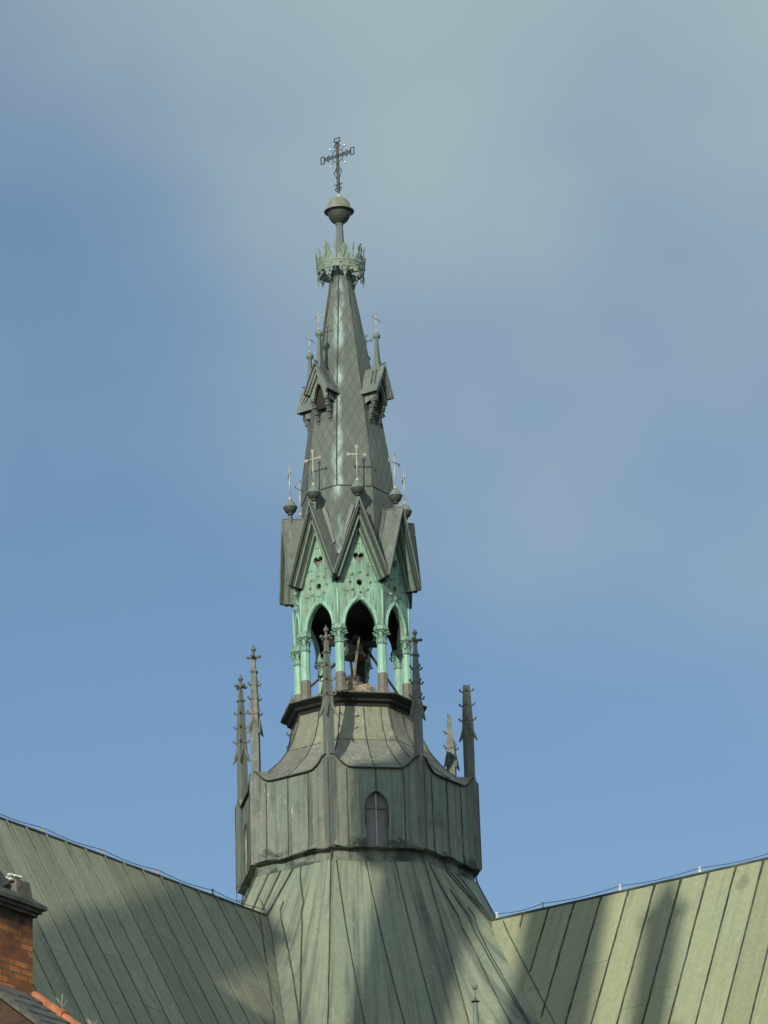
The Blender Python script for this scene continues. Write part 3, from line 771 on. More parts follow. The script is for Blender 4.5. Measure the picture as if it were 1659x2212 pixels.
# finials on the gables
RB = 1.226
def trefoil_end(mb, c, dn, la, w, th):
    """flared plate with a hole, at the end of a cross arm: c base centre, dn direction, la lateral"""
    c, dn, la = Vector(c), Vector(dn), Vector(la); nr = dn.cross(la).normalized()
    o = [(-.012, 0), (.012, 0), (w, .075), (w*.5, .07), (0, .082), (-w*.5, .07), (-w, .075)]
    h = [(.014*math.cos(2*math.pi*i/8), .05+.014*math.sin(2*math.pi*i/8)) for i in range(8)]
    ls = [[Vector((x, y, 0)) for x, y in o], [Vector((x, y, 0)) for x, y in h]]
    t = tessellate_polygon(ls); fl = [p for l in ls for p in l]
    for sg in (-1, 1): mb.faces([c+la*p.x+dn*p.y+nr*sg*th/2 for p in fl], [tuple(k) for k in t])
    for l in ls:
        for i in range(len(l)):
            a, b = l[i], l[(i+1) % len(l)]
            mb.face([c+la*a.x+dn*a.y-nr*th/2, c+la*b.x+dn*b.y-nr*th/2, c+la*b.x+dn*b.y+nr*th/2, c+la*a.x+dn*a.y+nr*th/2])
mb = MB(); c0 = (0, -RB, 0)
mb.lathe([(.045, 7.80), (.045, 7.96), (.04, 7.97)], 4, c0, smooth=False)
fin = mb.build('gable_finial', 'lead', tu, R(naz(0)))
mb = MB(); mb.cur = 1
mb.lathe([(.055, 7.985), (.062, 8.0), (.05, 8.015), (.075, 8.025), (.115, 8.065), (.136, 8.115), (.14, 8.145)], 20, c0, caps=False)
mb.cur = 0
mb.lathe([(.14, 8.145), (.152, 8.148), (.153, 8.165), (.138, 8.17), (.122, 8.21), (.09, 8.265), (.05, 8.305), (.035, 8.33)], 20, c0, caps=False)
mb.build('ball', ['ball', 'darkcopper'], fin)
mb = MB()
mb.lathe([(.038, 8.32), (.038, 8.36), (.022, 8.37), (.015, 8.40)], 10, c0)
mb.tube([(0, -RB, 8.38), (0, -RB, 9.06)], .0135, 6); mb.tube([(-.135, -RB, 8.92), (.135, -RB, 8.92)], .0135, 6)
trefoil_end(mb, (0, -RB, 9.055), (0, 0, 1), (1, 0, 0), .044, .018)
for s in (1, -1): trefoil_end(mb, (s*.13, -RB, 8.92), (s, 0, 0), (0, 0, 1), .04, .018)
mb.build('cross', 'cross', fin)
for i in range(1, 8): copy_part(fin, tu, R(naz(i)))

# ---- ring wall inside the gables, dark ceiling of the bell chamber
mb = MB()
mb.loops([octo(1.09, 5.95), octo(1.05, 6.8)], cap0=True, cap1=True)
mb.build('chamber_ceiling', 'dark_wood_shade', tu)

# ---- spire
SPZ = [(6.3, 1.03), (8.35, .99), (8.84, .965), (9.41, .885), (9.98, .80), (11.48, .555), (12.18, .44), (13.11, .285), (13.44, .235), (13.75, .165), (14.05, .09)]
mb = MB()
vlen = 0
for (z0, r0), (z1, r1) in zip(SPZ, SPZ[1:]):
    dl = math.hypot(z1-z0, (r0-r1)*C22)
    ns = max(1, int(dl/.35))
    for s in range(ns):
        ra, rb = r0+(r1-r0)*s/ns, r0+(r1-r0)*(s+1)/ns; za, zb = z0+(z1-z0)*s/ns, z0+(z1-z0)*(s+1)/ns
        va, vb = vlen+dl*s/ns, vlen+dl*(s+1)/ns
        for f in range(8):
            an = naz(f); wa, wb = ra*C22*T22, rb*C22*T22; off = .37*rnd(0, 0)+f*.111
            e = 1.0 if f in (0,) else (.55 if f == 7 else .25)
            ea, eb = (0, 2*wa), (0, 2*wb)
            if f == 7: uv2 = [(2*wa, e), (0, e), (0, e), (2*wb, e)]
            else: uv2 = [(0, e), (2*wa, e), (2*wb, e), (0, e)]
            mb.face([P(an, ra*C22, -wa, za), P(an, ra*C22, wa, za), P(an, rb*C22, wb, zb), P(an, rb*C22, -wb, zb)],
                    uv=[(off-wa, va), (off+wa, va), (off+wb, vb), (off-wb, vb)], uv2=uv2)
    vlen += dl
mb.cur = 1
for i in range(8): seam(mb, [P(kaz(i), r_+.003, 0, z_) for z_, r_ in SPZ[1:]], .024, jit=.003)
mb.loops([octo(1.0, 8.33), octo(1.005, 8.345), octo(.985, 8.36)], cap0=False, cap1=False)
# post above the spire
mb.cur = 2
mb.loops([octo(.098, 14.0), octo(.088, 14.4), octo(.078, 14.74), octo(.09, 14.745), octo(.09, 14.77), octo(.078, 14.78), octo(.072, 14.9)])
mb.build('spire', ['spire', 'seam', 'lead'], tu)

# ---- dormers (lucarnes) on every second face
DR, DZ, DM, DH = 1.08, 11.2, 2.05, .32
mb = MB()
hd = .225; rf = .95
o = [(-hd, 10.42), (-.12, 10.42)] + list(reversed(pointed(.12, 10.42, 10.74, 6))) + [(.12, 10.42), (hd, 10.42), (hd, 10.62), (0, 11.05), (-hd, 10.62)]
o = dedup(o); lp = [[Vector((x, z, 0)) for x, z in o]]; t = tessellate_polygon(lp)
for rr in (rf, rf-.07): mb.faces([P(0, rr, p.x, p.y) for p in lp[0]], [tuple(k) for k in t])
for i in range(len(o)):
    a, b = o[i], o[(i+1) % len(o)]; mb.face([P(0, rf, *a), P(0, rf, *b), P(0, rf-.07, *b), P(0, rf-.07, *a)])
mb.cur = 1
# dark sheet painting the opening's shade, closed cheeks
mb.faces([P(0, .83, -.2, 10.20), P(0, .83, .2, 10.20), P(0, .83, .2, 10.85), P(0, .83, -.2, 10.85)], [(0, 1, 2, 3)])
mb.cur = 2
for s in (1, -1):
    mb.faces([P(0, rf-.02, s*hd, 10.42), P(0, .62, s*hd, 10.30), P(0, .55, s*hd, 10.68), P(0, rf-.02, s*hd, 10.62)], [(0, 1, 2, 3)])
dm = mb.build('dormer', ['greendull', 'dark_wood_shade', 'lead'], tu, R(naz(1)))
for s in (1, -1):
    mb = MB()
    for st in range(4):
        r0 = rf-.005-.05*st; z0 = 10.42-.13*st
        mb.box((s*(.172-.006*st), -(r0-.06), z0-.035), (.085, .13, .07))
        mb.box((s*(.172-.006*st), -(r0-.075), z0-.10), (.06, .09, .07))
    mb.build('corbel', 'corbel', dm)
mb = MB()
for s in (1, -1):
    top = [P(0, DR, 0, DZ), P(0, DR-.02, s*DH, DZ-DM*DH), P(0, .48, s*DH, DZ-DM*DH), P(0, .48, 0, DZ)]
    mid_ = [lerp(top[0], top[1], .5), lerp(top[3], top[2], .5)]
    bot = [(x, y, z-.03) for x, y, z in top]
    mb.faces(top+bot, [(0, 1, 2, 3), (7, 6, 5, 4), (0, 4, 5, 1), (1, 5, 6, 2), (2, 6, 7, 3)])
    for off, r1 in ((.055, DR-.02), (.10, DR-.06)):
        nx, nz = DM/math.hypot(1, DM), 1/math.hypot(1, DM)
        a = (s*0.0, DZ-off/nz*.9); b = (s*(DH-off*nx), DZ-DM*DH-off*nz)
        mb.bar(P(0, r1-.03, *a), P(0, r1-.03, *b), .05, .035, (0, -1, 0))
mb.cur = 1
seam(mb, [P(0, DR+.01, 0, DZ+.035), P(0, DR-.1, 0, DZ+.012), P(0, .5, 0, DZ+.008)], .022, jit=.001)
for s in (1, -1):
    seam(mb, [P(0, .80, s*.02, DZ+.0), P(0, .86, s*.24, DZ-DM*.24+.01)], .02, jit=.001)
    seam(mb, [P(0, .88, s*.02, DZ+.0), P(0, .95, s*.24, DZ-DM*.24+.01)], .02, jit=.001)
mb.cur = 0
# concave spur carrying the finial
mb.loops([[P(0, .86-.13, -.07, DZ-.12), P(0, .86+.13, -.07, DZ-.12), P(0, .86+.13, .07, DZ-.12), P(0, .86-.13, .07, DZ-.12)]]+[[P(0, .87-w*1.2, -w, z), P(0, .87+w*1.2, -w, z), P(0, .87+w*1.2, w, z), P(0, .87-w*1.2, w, z)] for w, z in ((.062, DZ+.05), (.045, DZ+.2), (.033, DZ+.42), (.024, DZ+.62))])
mb.build('dormer_roof', ['lead', 'seam'], dm)
for i in (3, 5, 7): copy_part(dm, tu, R(naz(i)))
c0 = (0, -.875, 0)
mb = MB(); mb.lathe([(.03, 11.80), (.036, 11.815), (.03, 11.825), (.06, 11.845), (.082, 11.88), (.086, 11.905), (.079, 11.93), (.055, 11.965), (.03, 11.985), (.026, 12.0)], 16, c0)
df = mb.build('dormer_finial', 'ball', tu, R(naz(1)))
mb = MB()
mb.lathe([(.022, 11.99), (.022, 12.03), (.012, 12.04)], 8, c0)
mb.tube([(0, -.875, 12.0), (0, -.875, 12.42)], .0105, 6); mb.tube([(-.125, -.875, 12.30), (.125, -.875, 12.30)], .0105, 6)
for c, dd, ll in (((0, -.875, 12.42), (0, 0, 1), (1, 0, 0)), ((.125, -.875, 12.30), (1, 0, 0), (0, 0, 1)), ((-.125, -.875, 12.30), (-1, 0, 0), (0, 0, 1))):
    c, dd, ll = Vector(c), Vector(dd), Vector(ll)
    for s in (1, -1): mb.tube([c, c+dd*.015+ll*s*.02, c+dd*.04+ll*s*.032], .009, 5)
mb.build('cross', 'cross', df)
for i in (3, 5, 7): copy_part(df, tu, R(naz(i)))

# ---- openwork crown round the spire
RCn = .49
mb = MB(); NB = 40
rings = [[(r*math.cos(2*math.pi*j/NB), r*math.sin(2*math.pi*j/NB), z) for j in range(NB)] for r, z in ((RCn-.012, 13.59), (RCn+.012, 13.58), (RCn+.016, 13.60), (RCn+.008, 13.61), (RCn+.02, 13.72), (RCn+.03, 13.725), (RCn+.03, 13.745), (RCn, 13.75), (RCn-.012, 13.59))]
mb.loops(rings, True, False, False, smooth=False)
for j in range(16):
    a = 2*math.pi*j/16; d = Vector((math.cos(a), math.sin(a), 0)); q = d*(RCn+.02)+Vector((0, 0, 13.665))
    mb.tube([q-d*.01, q+d*.025], .022 if j % 2 else .03, 6 if j % 2 else 4, .008)
crown = mb.build('crown', 'green', tu)
MAT['crowng'] = sheet_copper('crown_copper', (.125, .155, .125), (.10, .16, .13), (.045, .055, .048), (.18, .24, .20), scale=3, gfac=.5, dfac=.5)
crown.data.materials[0] = MAT['crowng']
def leafplate(mb, pts, th, base, dn, la):
    """thin cut plate; pts in (lateral, z)"""
    lp = [[Vector((x, z, 0)) for x, z in pts]]; t = tessellate_polygon(lp); n = len(pts)
    f = lambda p, k: base+la*p[0]+Vector((0, 0, p[1]))+dn*k+dn*.25*max(0, p[1])*max(0, p[1])
    vs = [f(p, -th/2) for p in pts]+[f(p, th/2) for p in pts]
    mb.faces(vs, [tuple(k) for k in t]+[tuple(x+n for x in reversed(k)) for k in t]+[(i, (i+1) % n, n+(i+1) % n, n+i) for i in range(n)])
big = [(-.04, 0), (.04, 0), (.05, .05), (.10, .06), (.115, .11), (.08, .13), (.075, .10), (.055, .12), (.07, .19), (.085, .24), (.06, .30), (.045, .27), (.035, .33), (.02, .37), (-.02, .37), (-.035, .33), (-.045, .27), (-.06, .30), (-.085, .24), (-.07, .19), (-.055, .12), (-.075, .10), (-.08, .13), (-.115, .11), (-.10, .06), (-.05, .05)]
lance = [(-.012, 0), (.012, 0), (.012, .09), (.035, .11), (.012, .13), (.01, .24), (.024, .29), (.01, .37), (0, .45), (-.01, .37), (-.024, .29), (-.01, .24), (-.012, .13), (-.035, .11), (-.012, .09)]
fl0 = None; ln0 = None; pe0 = None; st0 = None
for j in range(8):
    a = 2*math.pi*j/8+R(A0+180+22.5)
    if fl0 is None:
        m_ = MB(); leafplate(m_, big, .014, Vector((0, -RCn-.01, 13.74)), Vector((0, -1, 0)), Vector((1, 0, 0))); 
        m_.tube([(-.03, -RCn-.025, 13.78), (0, -RCn-.04, 13.9), (0, -RCn-.06, 14.05)], .012, 5)
        fl0 = m_.build('fleuron', 'crowng', crown)
        m_ = MB(); leafplate(m_, lance, .012, Vector((0, -RCn-.01, 13.74)), Vector((0, -1, 0)), Vector((1, 0, 0))); ln0 = m_.build('lance', 'crowng', crown)
        m_ = MB()   # hanging ring and drop under the band
        m_.tube([(.085*math.sin(t*math.pi/7), -RCn, 13.52+.075*math.cos(t*math.pi/7)) for t in range(15)], .014, 5)
        leafplate(m_, [(-.03, .06), (-.05, .0), (0, -.05), (.05, .0), (.03, .06)], .012, Vector((0, -RCn+.01, 13.52)), Vector((0, -1, 0)), Vector((1, 0, 0)))
        leafplate(m_, [(-.035, -.09), (-.03, -.13), (0, -.22), (.03, -.13), (.035, -.09), (0, -.075)], .014, Vector((0, -RCn, 13.54)), Vector((0, -1, 0)), Vector((1, 0, 0)))
        leafplate(m_, [(.08, .05), (.10, -.04), (.17, -.02), (.19, .05)], .012, Vector((0, -RCn+.03, 13.54)), Vector((0, -1, 0)), Vector((1, 0, 0)))
        pe0 = m_.build('pendant', 'crowng', crown)
        m_ = MB(); m_.tube([(0, -RCn+.01, 13.6), (0, -.12, 13.62)], .011, 5); st0 = m_.build('strut', 'iron', crown)
        for o in (fl0, pe0): o.rotation_euler = (0, 0, R(naz(0)))
        ln0.rotation_euler = (0, 0, R(kaz(0))); st0.rotation_euler = (0, 0, R(kaz(0)))
        m_ = MB()
        for q in range(16):
            aq = naz(0)+11.25+22.5*q; d_ = Vector(P(aq, 1, 0, 0)); l_ = Vector((math.cos(R(aq)), math.sin(R(aq)), 0)); h_ = rnd(.75, 1.15)
            leafplate(m_, [(x*.55, y*.42*h_) for x, y in big], .010, d_*(RCn+.012)+Vector((0, 0, 13.74)), d_, l_)
        m_.build('small_leaves', 'crowng', crown)
    else:
        for o, az in ((fl0, naz(j)), (pe0, naz(j)), (ln0, kaz(j)), (st0, kaz(j))):
            c = o.copy(); COL.objects.link(c); c.parent = crown; c.rotation_euler = (0, 0, R(az))
            k = 1+.12*math.sin(j*2.3+az); c.scale = (1, 1, 1) if o is st0 else (1, 1, 1+(k-1)*.04)
            c.rotation_euler[0] = .0

# ---- orb and top cross
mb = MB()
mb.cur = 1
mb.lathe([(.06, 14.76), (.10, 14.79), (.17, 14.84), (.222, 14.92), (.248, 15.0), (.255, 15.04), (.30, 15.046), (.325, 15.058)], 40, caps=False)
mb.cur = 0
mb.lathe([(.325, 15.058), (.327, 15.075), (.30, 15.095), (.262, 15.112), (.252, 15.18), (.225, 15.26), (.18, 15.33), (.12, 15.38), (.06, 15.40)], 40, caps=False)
orb = mb.build('orb', ['bigball', 'darkcopper'], tu)
mb = MB(); mb.lathe([(.085, 15.385), (.085, 15.41), (.05, 15.44), (.035, 15.49), (.02, 15.50)], 16); mb.build('collar', 'cross', orb)
mb = MB(); rzc = R(AL)
for dx in (-.028, 0, .028): mb.box((dx, 0, 16.10), (.013, .02, 1.26))
mb.cur = 1; mb.box((0, 0, 16.08), (.062, .012, 1.2)); mb.cur = 0
for z in (15.62, 15.72, 15.86, 16.02, 16.2, 16.60): mb.box((0, 0, z), (.075, .026, .014))
for dz in (-.03, 0, .03): mb.box((0, 0, 16.40+dz), (.70, .02, .011))
def frame_rect(cx, cz, w, h, t=.013):
    mb.box((cx-w/2, 0, cz), (t, .02, h)); mb.box((cx+w/2, 0, cz), (t, .02, h)); mb.box((cx, 0, cz-h/2), (w+t, .019, t)); mb.box((cx, 0, cz+h/2), (w+t, .019, t))
frame_rect(.395, 16.40, .085, .165); frame_rect(-.395, 16.40, .085, .165); frame_rect(0, 16.78, .14, .085)
mb.tube([(.15*math.cos(t*math.pi/16), 0, 16.40+.15*math.sin(t*math.pi/16)) for t in range(33)], .009, 5)
for sx_ in (1, -1):
    for sz in (1, -1):
        mb.tube([(sx_*.27, .0, 16.40+sz*.035), (sx_*.235, 0, 16.40+sz*.075), (sx_*.215, 0, 16.40+sz*.065)], .011, 5)
    mb.tube([(sx_*.035, 0, 16.70), (sx_*.08, 0, 16.62), (sx_*.06, 0, 16.60)], .011, 5)
    mb.tube([(sx_*.03, 0, 16.12), (sx_*.10, 0, 15.99 if sx_ < 0 else 16.03), (sx_*.035, 0, 15.88)], .011, 5)
    mb.tube([(sx_*.03, 0, 15.56), (sx_*.075, 0, 15.58), (sx_*.085, 0, 15.62), (sx_*.05, 0, 15.645)], .011, 5)
    mb.tube([(sx_*.035, 0, 15.645), (sx_*.05, 0, 15.72), (sx_*.09, 0, 15.73), (sx_*.095, 0, 15.70)], .011, 5)
    for sz in (1, -1):
        mb.tube([(sx_*.11, 0, 16.40+sz*.11), (sx_*.185, 0, 16.40+sz*.20)], .006, 5)
tcx = mb.build('top_cross', ['iron', 'steel'], tu, rzc)
k0 = None
for sx_ in (1, -1):
    for sz in (1, -1):
        if k0 is None:
            m_ = MB(); m_.lathe([(.001, -.026), (.018, -.018), (.026, 0), (.018, .018), (.001, .026)], 12); k0 = m_.build('knob', 'glint', tcx); k0.location = (.19, 0, 16.605)
        else:
            c = k0.copy(); COL.objects.link(c); c.parent = tcx; c.location = (sx_*.19, 0, 16.40+sz*.205)

# ================================================================== bell, bell frame, nests (stand in or hang from the turret)
bell = None
mb = MB()
mb.lathe([(.18, -.01), (.215, -.02), (.222, .01), (.205, .05), (.178, .11), (.16, .18), (.15, .24), (.13, .275), (.08, .295), (.035, .30), (.035, .36)], 28)
bell = mb.build('bell', 'bell', None, 0, (.05, -.15, Z0+4.80)); tag(bell, 'bronze bell hanging in the open arcade behind a slanting wooden strut', 'bell')
bell.scale = (1.12, 1.12, 1.06)
m_ = MB(); m_.tube([(0, 0, .3), (0, 0, -.02)], .014, 6); m_.lathe([(.002, -.09), (.03, -.06), (.032, -.03), (.012, .0)], 10); m_.build('clapper', 'iron', bell)
bf = thing('belfry_timbers', 'dark timber bell frame with slanting struts under the arcade ceiling', 'bell frame', (0, 0, Z0+3.66))
m_ = MB(); m_.bar((-.62, -.1, 1.50), (.62, .12, 1.50), .09, .12); m_.bar((-.1, .62, 1.42), (.1, -.62, 1.42), .09, .1); m_.build('cross_beam', 'dark_wood_shade', bf)
def leg(a, b, w, mat):
    q = MB(); q.bar(a, b, w, w, (0, 1, .2)); return q.build('strut', mat, bf)
q_ = MB(); q_.bar((.17, .42, 0), (.17, .42, 1.5), .20, .20, (0, 1, 0)); q_.build('post', 'dark_wood_shade', bf)  # added dark post, stands in for the black outline of the back column
leg((.15, -.55, 1.42), (-.03, -.86, .02), .05, 'wood')
leg((-.05, .30, 1.42), (.1, .75, 0), .055, 'dark_wood_shade'); leg((.30, .1, 1.42), (.95, .35, .45), .05, 'dark_wood_shade')
leg((-.45, .1, 1.42), (-.70, -.45, 0), .05, 'dark_wood_shade'); leg((-.30, .3, 1.2), (-.9, .55, .75), .04, 'dark_wood_shade'); leg((-.02, .35, 1.3), (.02, .62, .1), .05, 'dark_wood_shade')
def nest(name, label, loc, r, h, mat, n, seed):
    rng = random.Random(seed); q = MB()
    q.lathe([(r*.9, 0), (r*.95, h*.35), (r*.7, h*.75), (r*.25, h*.85)], 14, smooth=False)
    for i in range(n):
        a = rng.uniform(0, 6.28); rr = r*math.sqrt(rng.random()); z = h*(.05+.95*rng.random())*(1-.55*(rr/r)**2)
        b = a+rng.uniform(.6, 2.4); l = rng.uniform(.06, .16)*(1+r); tl = rng.uniform(-.35, .35)
        p = Vector((rr*math.cos(a), rr*math.sin(a), z)); d = Vector((math.cos(b), math.sin(b), tl)).normalized()*l
        q.tube([p-d*.5, p+Vector((0, 0, rng.uniform(-.01, .01))), p+d*.5], rng.uniform(.003, .006), 4)
    return tag(q.build(name, mat, None, 0, loc), label, 'nest')
p = P(naz(0), 1.22, .02, 3.62); nest('bird_nest', 'flat pile of pale brown twigs on the belfry floor between two columns', (p[0], p[1], Z0+3.63), .21, .20, 'twigpale', 320, 3)
p = P(naz(0), 1.0, -.20, 3.62); nest('bird_nest', 'dark conical heap of twigs on the belfry floor behind the wooden strut', (p[0], p[1], Z0+3.65), .21, .50, 'twig', 380, 5)

# ================================================================== lightning conductors on the ridges
def conductor(az, stations, r_end, label, extra=None, mat='insul'):
    t = thing('lightning_conductor', label, 'lightning conductor', (0, 0, Z0+ZR), 0, 'lightning conductors along the ridges')
    q = MB(); pts = []
    full = sorted(stations+[r_end])
    for a, b in zip(full, full[1:]):
        for k in range(6):
            s = k/6; pts.append(P(az, a+(b-a)*s, 0, .125-.05*math.sin(math.pi*s)))
    pts.append(P(az, r_end, 0, .12))
    if extra: pts = extra+pts
    q.tube(pts, .0075, 5); q.build('wire', 'wire', t)
    for s in stations:
        h = MB(); h.box(P(az, s, 0, .065), (.03, .03, .10)); h.box(P(az, s, 0, .045), (.06, .05, .025)); h.box(P(az, s, 0, .13), (.05, .045, .035)); h.build('holder', mat, t)
    return t
dz = -ZR
conductor(AL, [3.3, 5.0, 6.75, 8.49, 10.3, 12.1, 13.9], 15.5, 'thin wire on small clips along the left hand ridge, rising to the drum',
          [P(AL, 2.42, -.25, dz+.05), P(kaz(-2), 2.56, .05, dz+.1), P(kaz(-2), 2.60, -.12, dz-.15), P(AL, 2.6, -.6, .6)], 'steel')
conductor(AR, [3.35, 4.45, 6.26, 8.1, 9.95, 11.8], 13.4, 'thin wire on pale clips along the right hand ridge, ending at the skirt')

# ================================================================== brick building standing in front of the nave (mostly outside the frame)
bb = thing('brick_building', 'orange brick building with a sooty stone capped pier and slate lean-to at the lower left', 'building', (0, 0, Z0))
hs = Vector((math.sin(R(SUN_AZ)), -math.cos(R(SUN_AZ)), 0)); us = Vector((math.cos(R(SUN_AZ)), math.sin(R(SUN_AZ)), 0))
def bbox(mb, l0, l1, s0, s1, z0, z1, lid=True):
    c = [hs*l0+us*s0, hs*l0+us*s1, hs*l1+us*s1, hs*l1+us*s0]
    for k in range(4):
        a, b = c[k], c[(k+1) % 4]; d = (b-a).length
        mb.face([a+Vector((0, 0, z0)), b+Vector((0, 0, z0)), b+Vector((0, 0, z1)), a+Vector((0, 0, z1))], uv=[(0, z0), (d, z0), (d, z1), (0, z1)])
    if lid: mb.face([p+Vector((0, 0, z1)) for p in c], uv=[(0, 0), (1, 0), (1, 1), (0, 1)])
ct = thing('shadow_tower', 'added shadow caster shaped as a brick tower with four capped turrets, outside the frame to the left', 'tower', (0, 0, Z0))  # unseen tower added for its shadows on roofs and skirt
LT = 37.0; oT = LT*math.tan(R(SUN_EL))
mb = MB(); bbox(mb, LT, LT+9.0, -1.45, 8.0, -Z0, -6.3+oT); mb.build('wall', 'wallbrick', ct)
for lat, hf, ev, apx, ov in ((-.80, .60, -3.4, -2.2, .1), (2.12, .86, -.9, 4.8, .5), (4.92, 1.03, -1.5, 2.0, .1), (7.22, .43, -3.1, -1.9, .1)):  # turret widths and heights shaped by the shadows they cast
    lt = LT+1.0 if lat < 3 else LT+8.0
    c = hs*lt+us*lat; o = lt*math.tan(R(SUN_EL)); t = MB()
    rg = [[(c.x+hf*1.04*math.cos(R(SUN_AZ)+k*math.pi/4+math.pi/8), c.y+hf*1.04*math.sin(R(SUN_AZ)+k*math.pi/4+math.pi/8), z) for k in range(8)] for z in (-6.35+oT, ev+o)]
    for k in range(8):
        a, b = rg[0][k], rg[0][(k+1) % 8]; d = hf*.8
        t.face([a, b, rg[1][(k+1) % 8], rg[1][k]], uv=[(k*d, 6), (k*d+d, 6), (k*d+d, ev+o), (k*d, ev+o)])
    tr = t.build('shadow_turret', 'wallbrick', ct)
    cap = [(hf*1.05, ev+o-.05), (hf*1.05+ov, ev+o), (hf*1.05+ov, ev+o+1.8), (.78, ev+o+2.1), (.52, ev+o+4.0), (.03, apx+o), (.03, apx+o+.3)]
    t = MB(); t.lathe(cap if ov > .3 else [(hf*1.05, ev+o-.05), (hf*1.05+ov, ev+o), (hf*1.05+ov, ev+o+.06), (hf*.75, ev+o+(apx-ev)*.3), (hf*.4, ev+o+(apx-ev)*.62), (.03, apx+o), (.03, apx+o+.3)], 8, (c.x, c.y, 0), R(SUN_AZ)+math.pi/8, smooth=False)
    t.build('shadow_turret_roof', 'roof_dull', tr)
# the pier seen at the edge of the photograph: its face looks along azimuth AL+90
EP = Vector((-4.211, -35.0, 0)); eal = Vector(P(AL, 1, 0, 0)); ean = Vector(P(AL+90, 1, 0, 0))
def Q(al, outw, z): return EP+eal*al+ean*outw+Vector((0, 0, z))
def qbox(mb, a0, a1, o0, o1, z0, z1, top=None):
    """box in pier coordinates with brick UVs"""
    z1b = z1 if top is None else top
    cs = [(a0, o0), (a0, o1), (a1, o1), (a1, o0)]
    for k in range(4):
        a, b = cs[k], cs[(k+1) % 4]; d = abs(a[0]-b[0])+abs(a[1]-b[1]); st = k*1.37
        mb.face([Q(*a, z0), Q(*b, z0), Q(*b, z1), Q(*a, z1)], uv=[(st, z0), (st+d, z0), (st+d, z1), (st, z1)])
    mb.face([Q(*c, z1) for c in cs], uv=[(0, 0)]*4); mb.face([Q(*c, z0) for c in reversed(cs)], uv=[(0, 0)]*4)
mb = MB(); qbox(mb, 0, 2.4, -1.3, 0, -Z0, -11.02); pier = mb.build('pier', 'brick', bb)
mb = MB()
for a0, o1, z0, z1 in ((-.05, .05, -11.02, -10.975), (-.09, .09, -10.975, -10.93), (-.136, .136, -10.93, -10.875)):
    qbox(mb, a0, 2.45, -1.35, o1, z0, z1)
# weathered slope above the cornice
vs = [Q(-.13, .13, -10.875), Q(2.45, .13, -10.875), Q(2.45, -1.33, -10.875), Q(-.13, -1.33, -10.875), Q(.03, -.04, -10.73), Q(2.4, -.04, -10.73), Q(2.4, -1.2, -10.73), Q(.03, -1.2, -10.73)]
mb.faces(vs, [(0, 1, 5, 4), (1, 2, 6, 5), (2, 3, 7, 6), (3, 0, 4, 7), (4, 5, 6, 7)])
mb.build('cornice', 'stone', pier)
mb = MB()
vs = [Q(.005, .02, -10.84), Q(.35, .02, -10.84), Q(.35, -.30, -10.84), Q(.005, -.30, -10.84), Q(.06, .0, -10.57), Q(.33, .0, -10.575), Q(.33, -.28, -10.57), Q(.06, -.28, -10.58)]
mb.faces(vs, [(0, 1, 5, 4), (1, 2, 6, 5), (2, 3, 7, 6), (3, 0, 4, 7), (4, 5, 6, 7)])
bl = mb.build('stone_block', 'stonelight', pier)
mb = MB(); rg_ = random.Random(4)
for k in range(26):
    a, o = rg_.uniform(.14, .42), rg_.uniform(-.28, .0); rr = rg_.uniform(.018, .05)
    mb.lathe([(.002, -rr*.6), (rr, -rr*.2), (rr*.8, rr*.4), (.002, rr*.6)], 6, tuple(Q(a, o, -10.57+rg_.uniform(-.02, .05))), rot=rg_.uniform(0, 3), smooth=False)
mb.build('droppings', 'white', bl)
mb = MB()   # dark gabled coping further back on the pier
tri_ = [(.385, -10.63), (1.25, -10.12), (2.1, -10.63), (2.1, -10.75), (.60, -10.75)]
mb.loops([[Q(a, -.06, z) for a, z in tri_], [Q(a, -1.25, z) for a, z in tri_]])
mb.build('coping', 'slate', pier)
# slate lean-to against the pier
SL = .78
mb = MB(); n = 9
def sl(a, o, lift=0.0): return Q(a, o, -12.07-SL*o+lift)
for i in range(n):           # courses of overlapping slates, slightly uneven
    o0, o1 = i*.22, (i+1)*.22+.05
    for j in range(5):
        a0, a1 = .02+j*.2, .02+(j+1)*.2-.006; dz_ = random.uniform(-.006, .008)
        top = [sl(a0, o0, .02+dz_), sl(a1, o0, .02+dz_), sl(a1, o1+random.uniform(-.02, .02), .045+dz_), sl(a0, o1+random.uniform(-.02, .02), .045+dz_)]
        mb.loops([[top[0], top[1], top[2], top[3]], [p-Vector((0, 0, .018)) for p in top]])
mb.loops([[sl(-.02, 0, .012), sl(1.0, 0, .012), sl(1.0, 2.0, .012), sl(-.02, 2.0, .012)], [sl(-.02, 0, -.07), sl(1.0, 0, -.07), sl(1.0, 2.0, -.07), sl(-.02, 2.0, -.07)]])
slr = mb.build('slate_roof', 'slate', bb)
mb = MB(); zt_ = lambda o: -12.07-SL*o-.075
for a in (.04, .93):
    mb.face([Q(a, 0, -Z0), Q(a, 1.95, -Z0), Q(a, 1.95, zt_(1.95)), Q(a, 0, zt_(0))], uv=[(0, -Z0), (1.95, -Z0), (1.95, zt_(1.95)), (0, zt_(0))])
mb.face([Q(.04, 1.95, -Z0), Q(.93, 1.95, -Z0), Q(.93, 1.95, zt_(1.95)), Q(.04, 1.95, zt_(1.95))], uv=[(0, -Z0), (.89, -Z0), (.89, zt_(1.95)), (0, zt_(1.95))])
mb.build('wall', 'sootbrick', bb)
rt = None
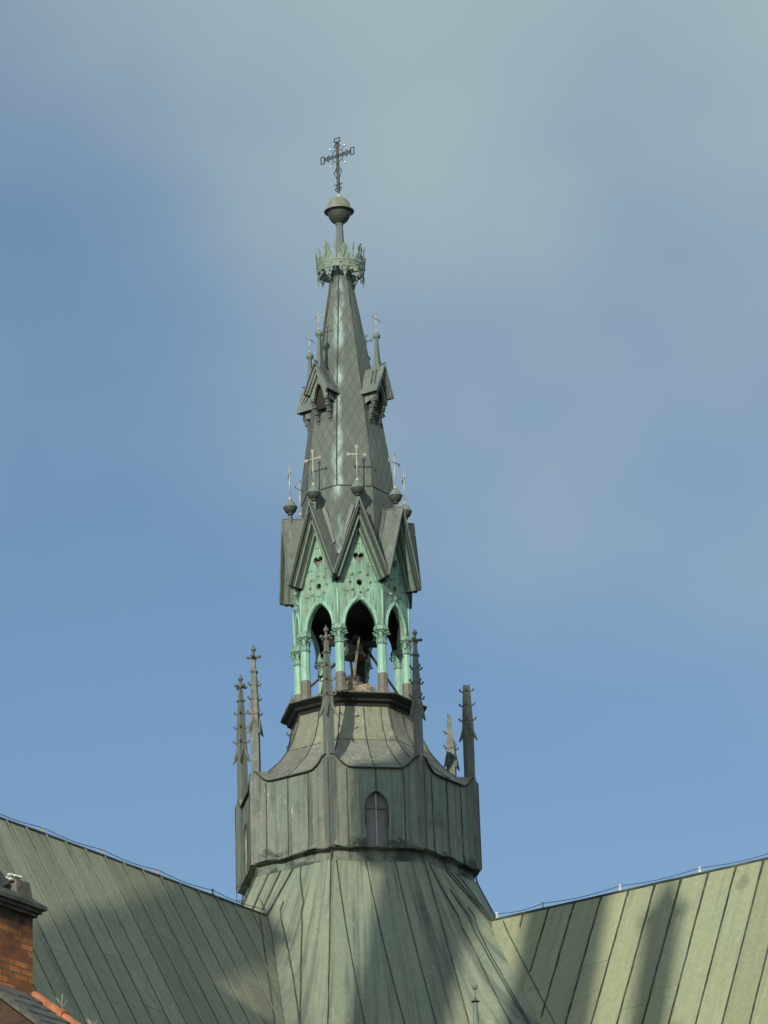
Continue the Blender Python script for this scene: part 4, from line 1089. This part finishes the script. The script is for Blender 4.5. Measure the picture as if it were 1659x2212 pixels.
for i in range(4):
    mb = MB(); o0 = .06+i*.46; o1 = o0+.50; rg2 = []
    for o, rr, lf in ((o0, .085, .01), (o0+.02, .09, .015), (o1-.07, .10, .02), (o1-.06, .118, .02), (o1, .118, .02)):
        rg2.append([sl(.03, o)+eal*(rr*math.cos(math.pi*k/8))+Vector((0, 0, lf+rr*math.sin(math.pi*k/8))) for k in range(9)]+[sl(.03, o)+eal*(rr*.82*math.cos(math.pi*k/8))+Vector((0, 0, lf+rr*.82*math.sin(math.pi*k/8))) for k in range(8, -1, -1)])
    mb.loops(rg2); mb.build('ridge_tile', 'redtile', slr)
for o in (.50, .98):
    mb = MB(); b = sl(.03, o, .13)
    for k in range(9):
        d = Vector((random.uniform(-.6, .6), random.uniform(-.6, .6), 1)).normalized(); mb.tube([b, b+d*random.uniform(.12, .2)], .0022, 4)
    mb.build('bird_spike', 'insul', slr)

# ================================================================== small copper spirelet rising in front of the skirt
sp_ = thing('copper_spirelet', 'slim copper spirelet with a knob and collar in front of the skirt', 'spirelet', (1.814, -20.0, Z0))
mb = MB(); mb.lathe([(.78, -19.0), (.50, -14.0), (.21, -11.0), (.052, -8.53), (.031, -8.18)], 8, smooth=False); mb.build('cone', 'ball', sp_)
mb = MB(); mb.lathe([(.02, -8.175), (.068, -8.165), (.07, -8.155), (.02, -8.14)], 20); mb.build('collar', 'darkcopper', sp_)
mb = MB(); mb.lathe([(.024, -8.14), (.012, -8.06), (.009, -7.96)], 8); mb.lathe([(.005, -7.972), (.034, -7.955), (.046, -7.925), (.036, -7.893), (.005, -7.878)], 14); mb.build('knob', 'ball', sp_)
mb = MB()
for k in range(8):
    a, b = math.pi/4*k, math.pi/4*(k+1); q_ = .72
    mb.face([(q_*math.cos(a), q_*math.sin(a), -Z0), (q_*math.cos(b), q_*math.sin(b), -Z0), (q_*math.cos(b), q_*math.sin(b), -18.95), (q_*math.cos(a), q_*math.sin(a), -18.95)], uv=[(k*.55, -Z0), (k*.55+.55, -Z0), (k*.55+.55, -19), (k*.55, -19)])
mb.build('stair_turret', 'wallbrick', sp_)

# ================================================================== setting: ground
mb = MB(); mb.face([(-3000, -3000, 0), (3000, -3000, 0), (3000, 3000, 0), (-3000, 3000, 0)])
g = mb.build('ground', 'ground'); tag(g, kind='structure')
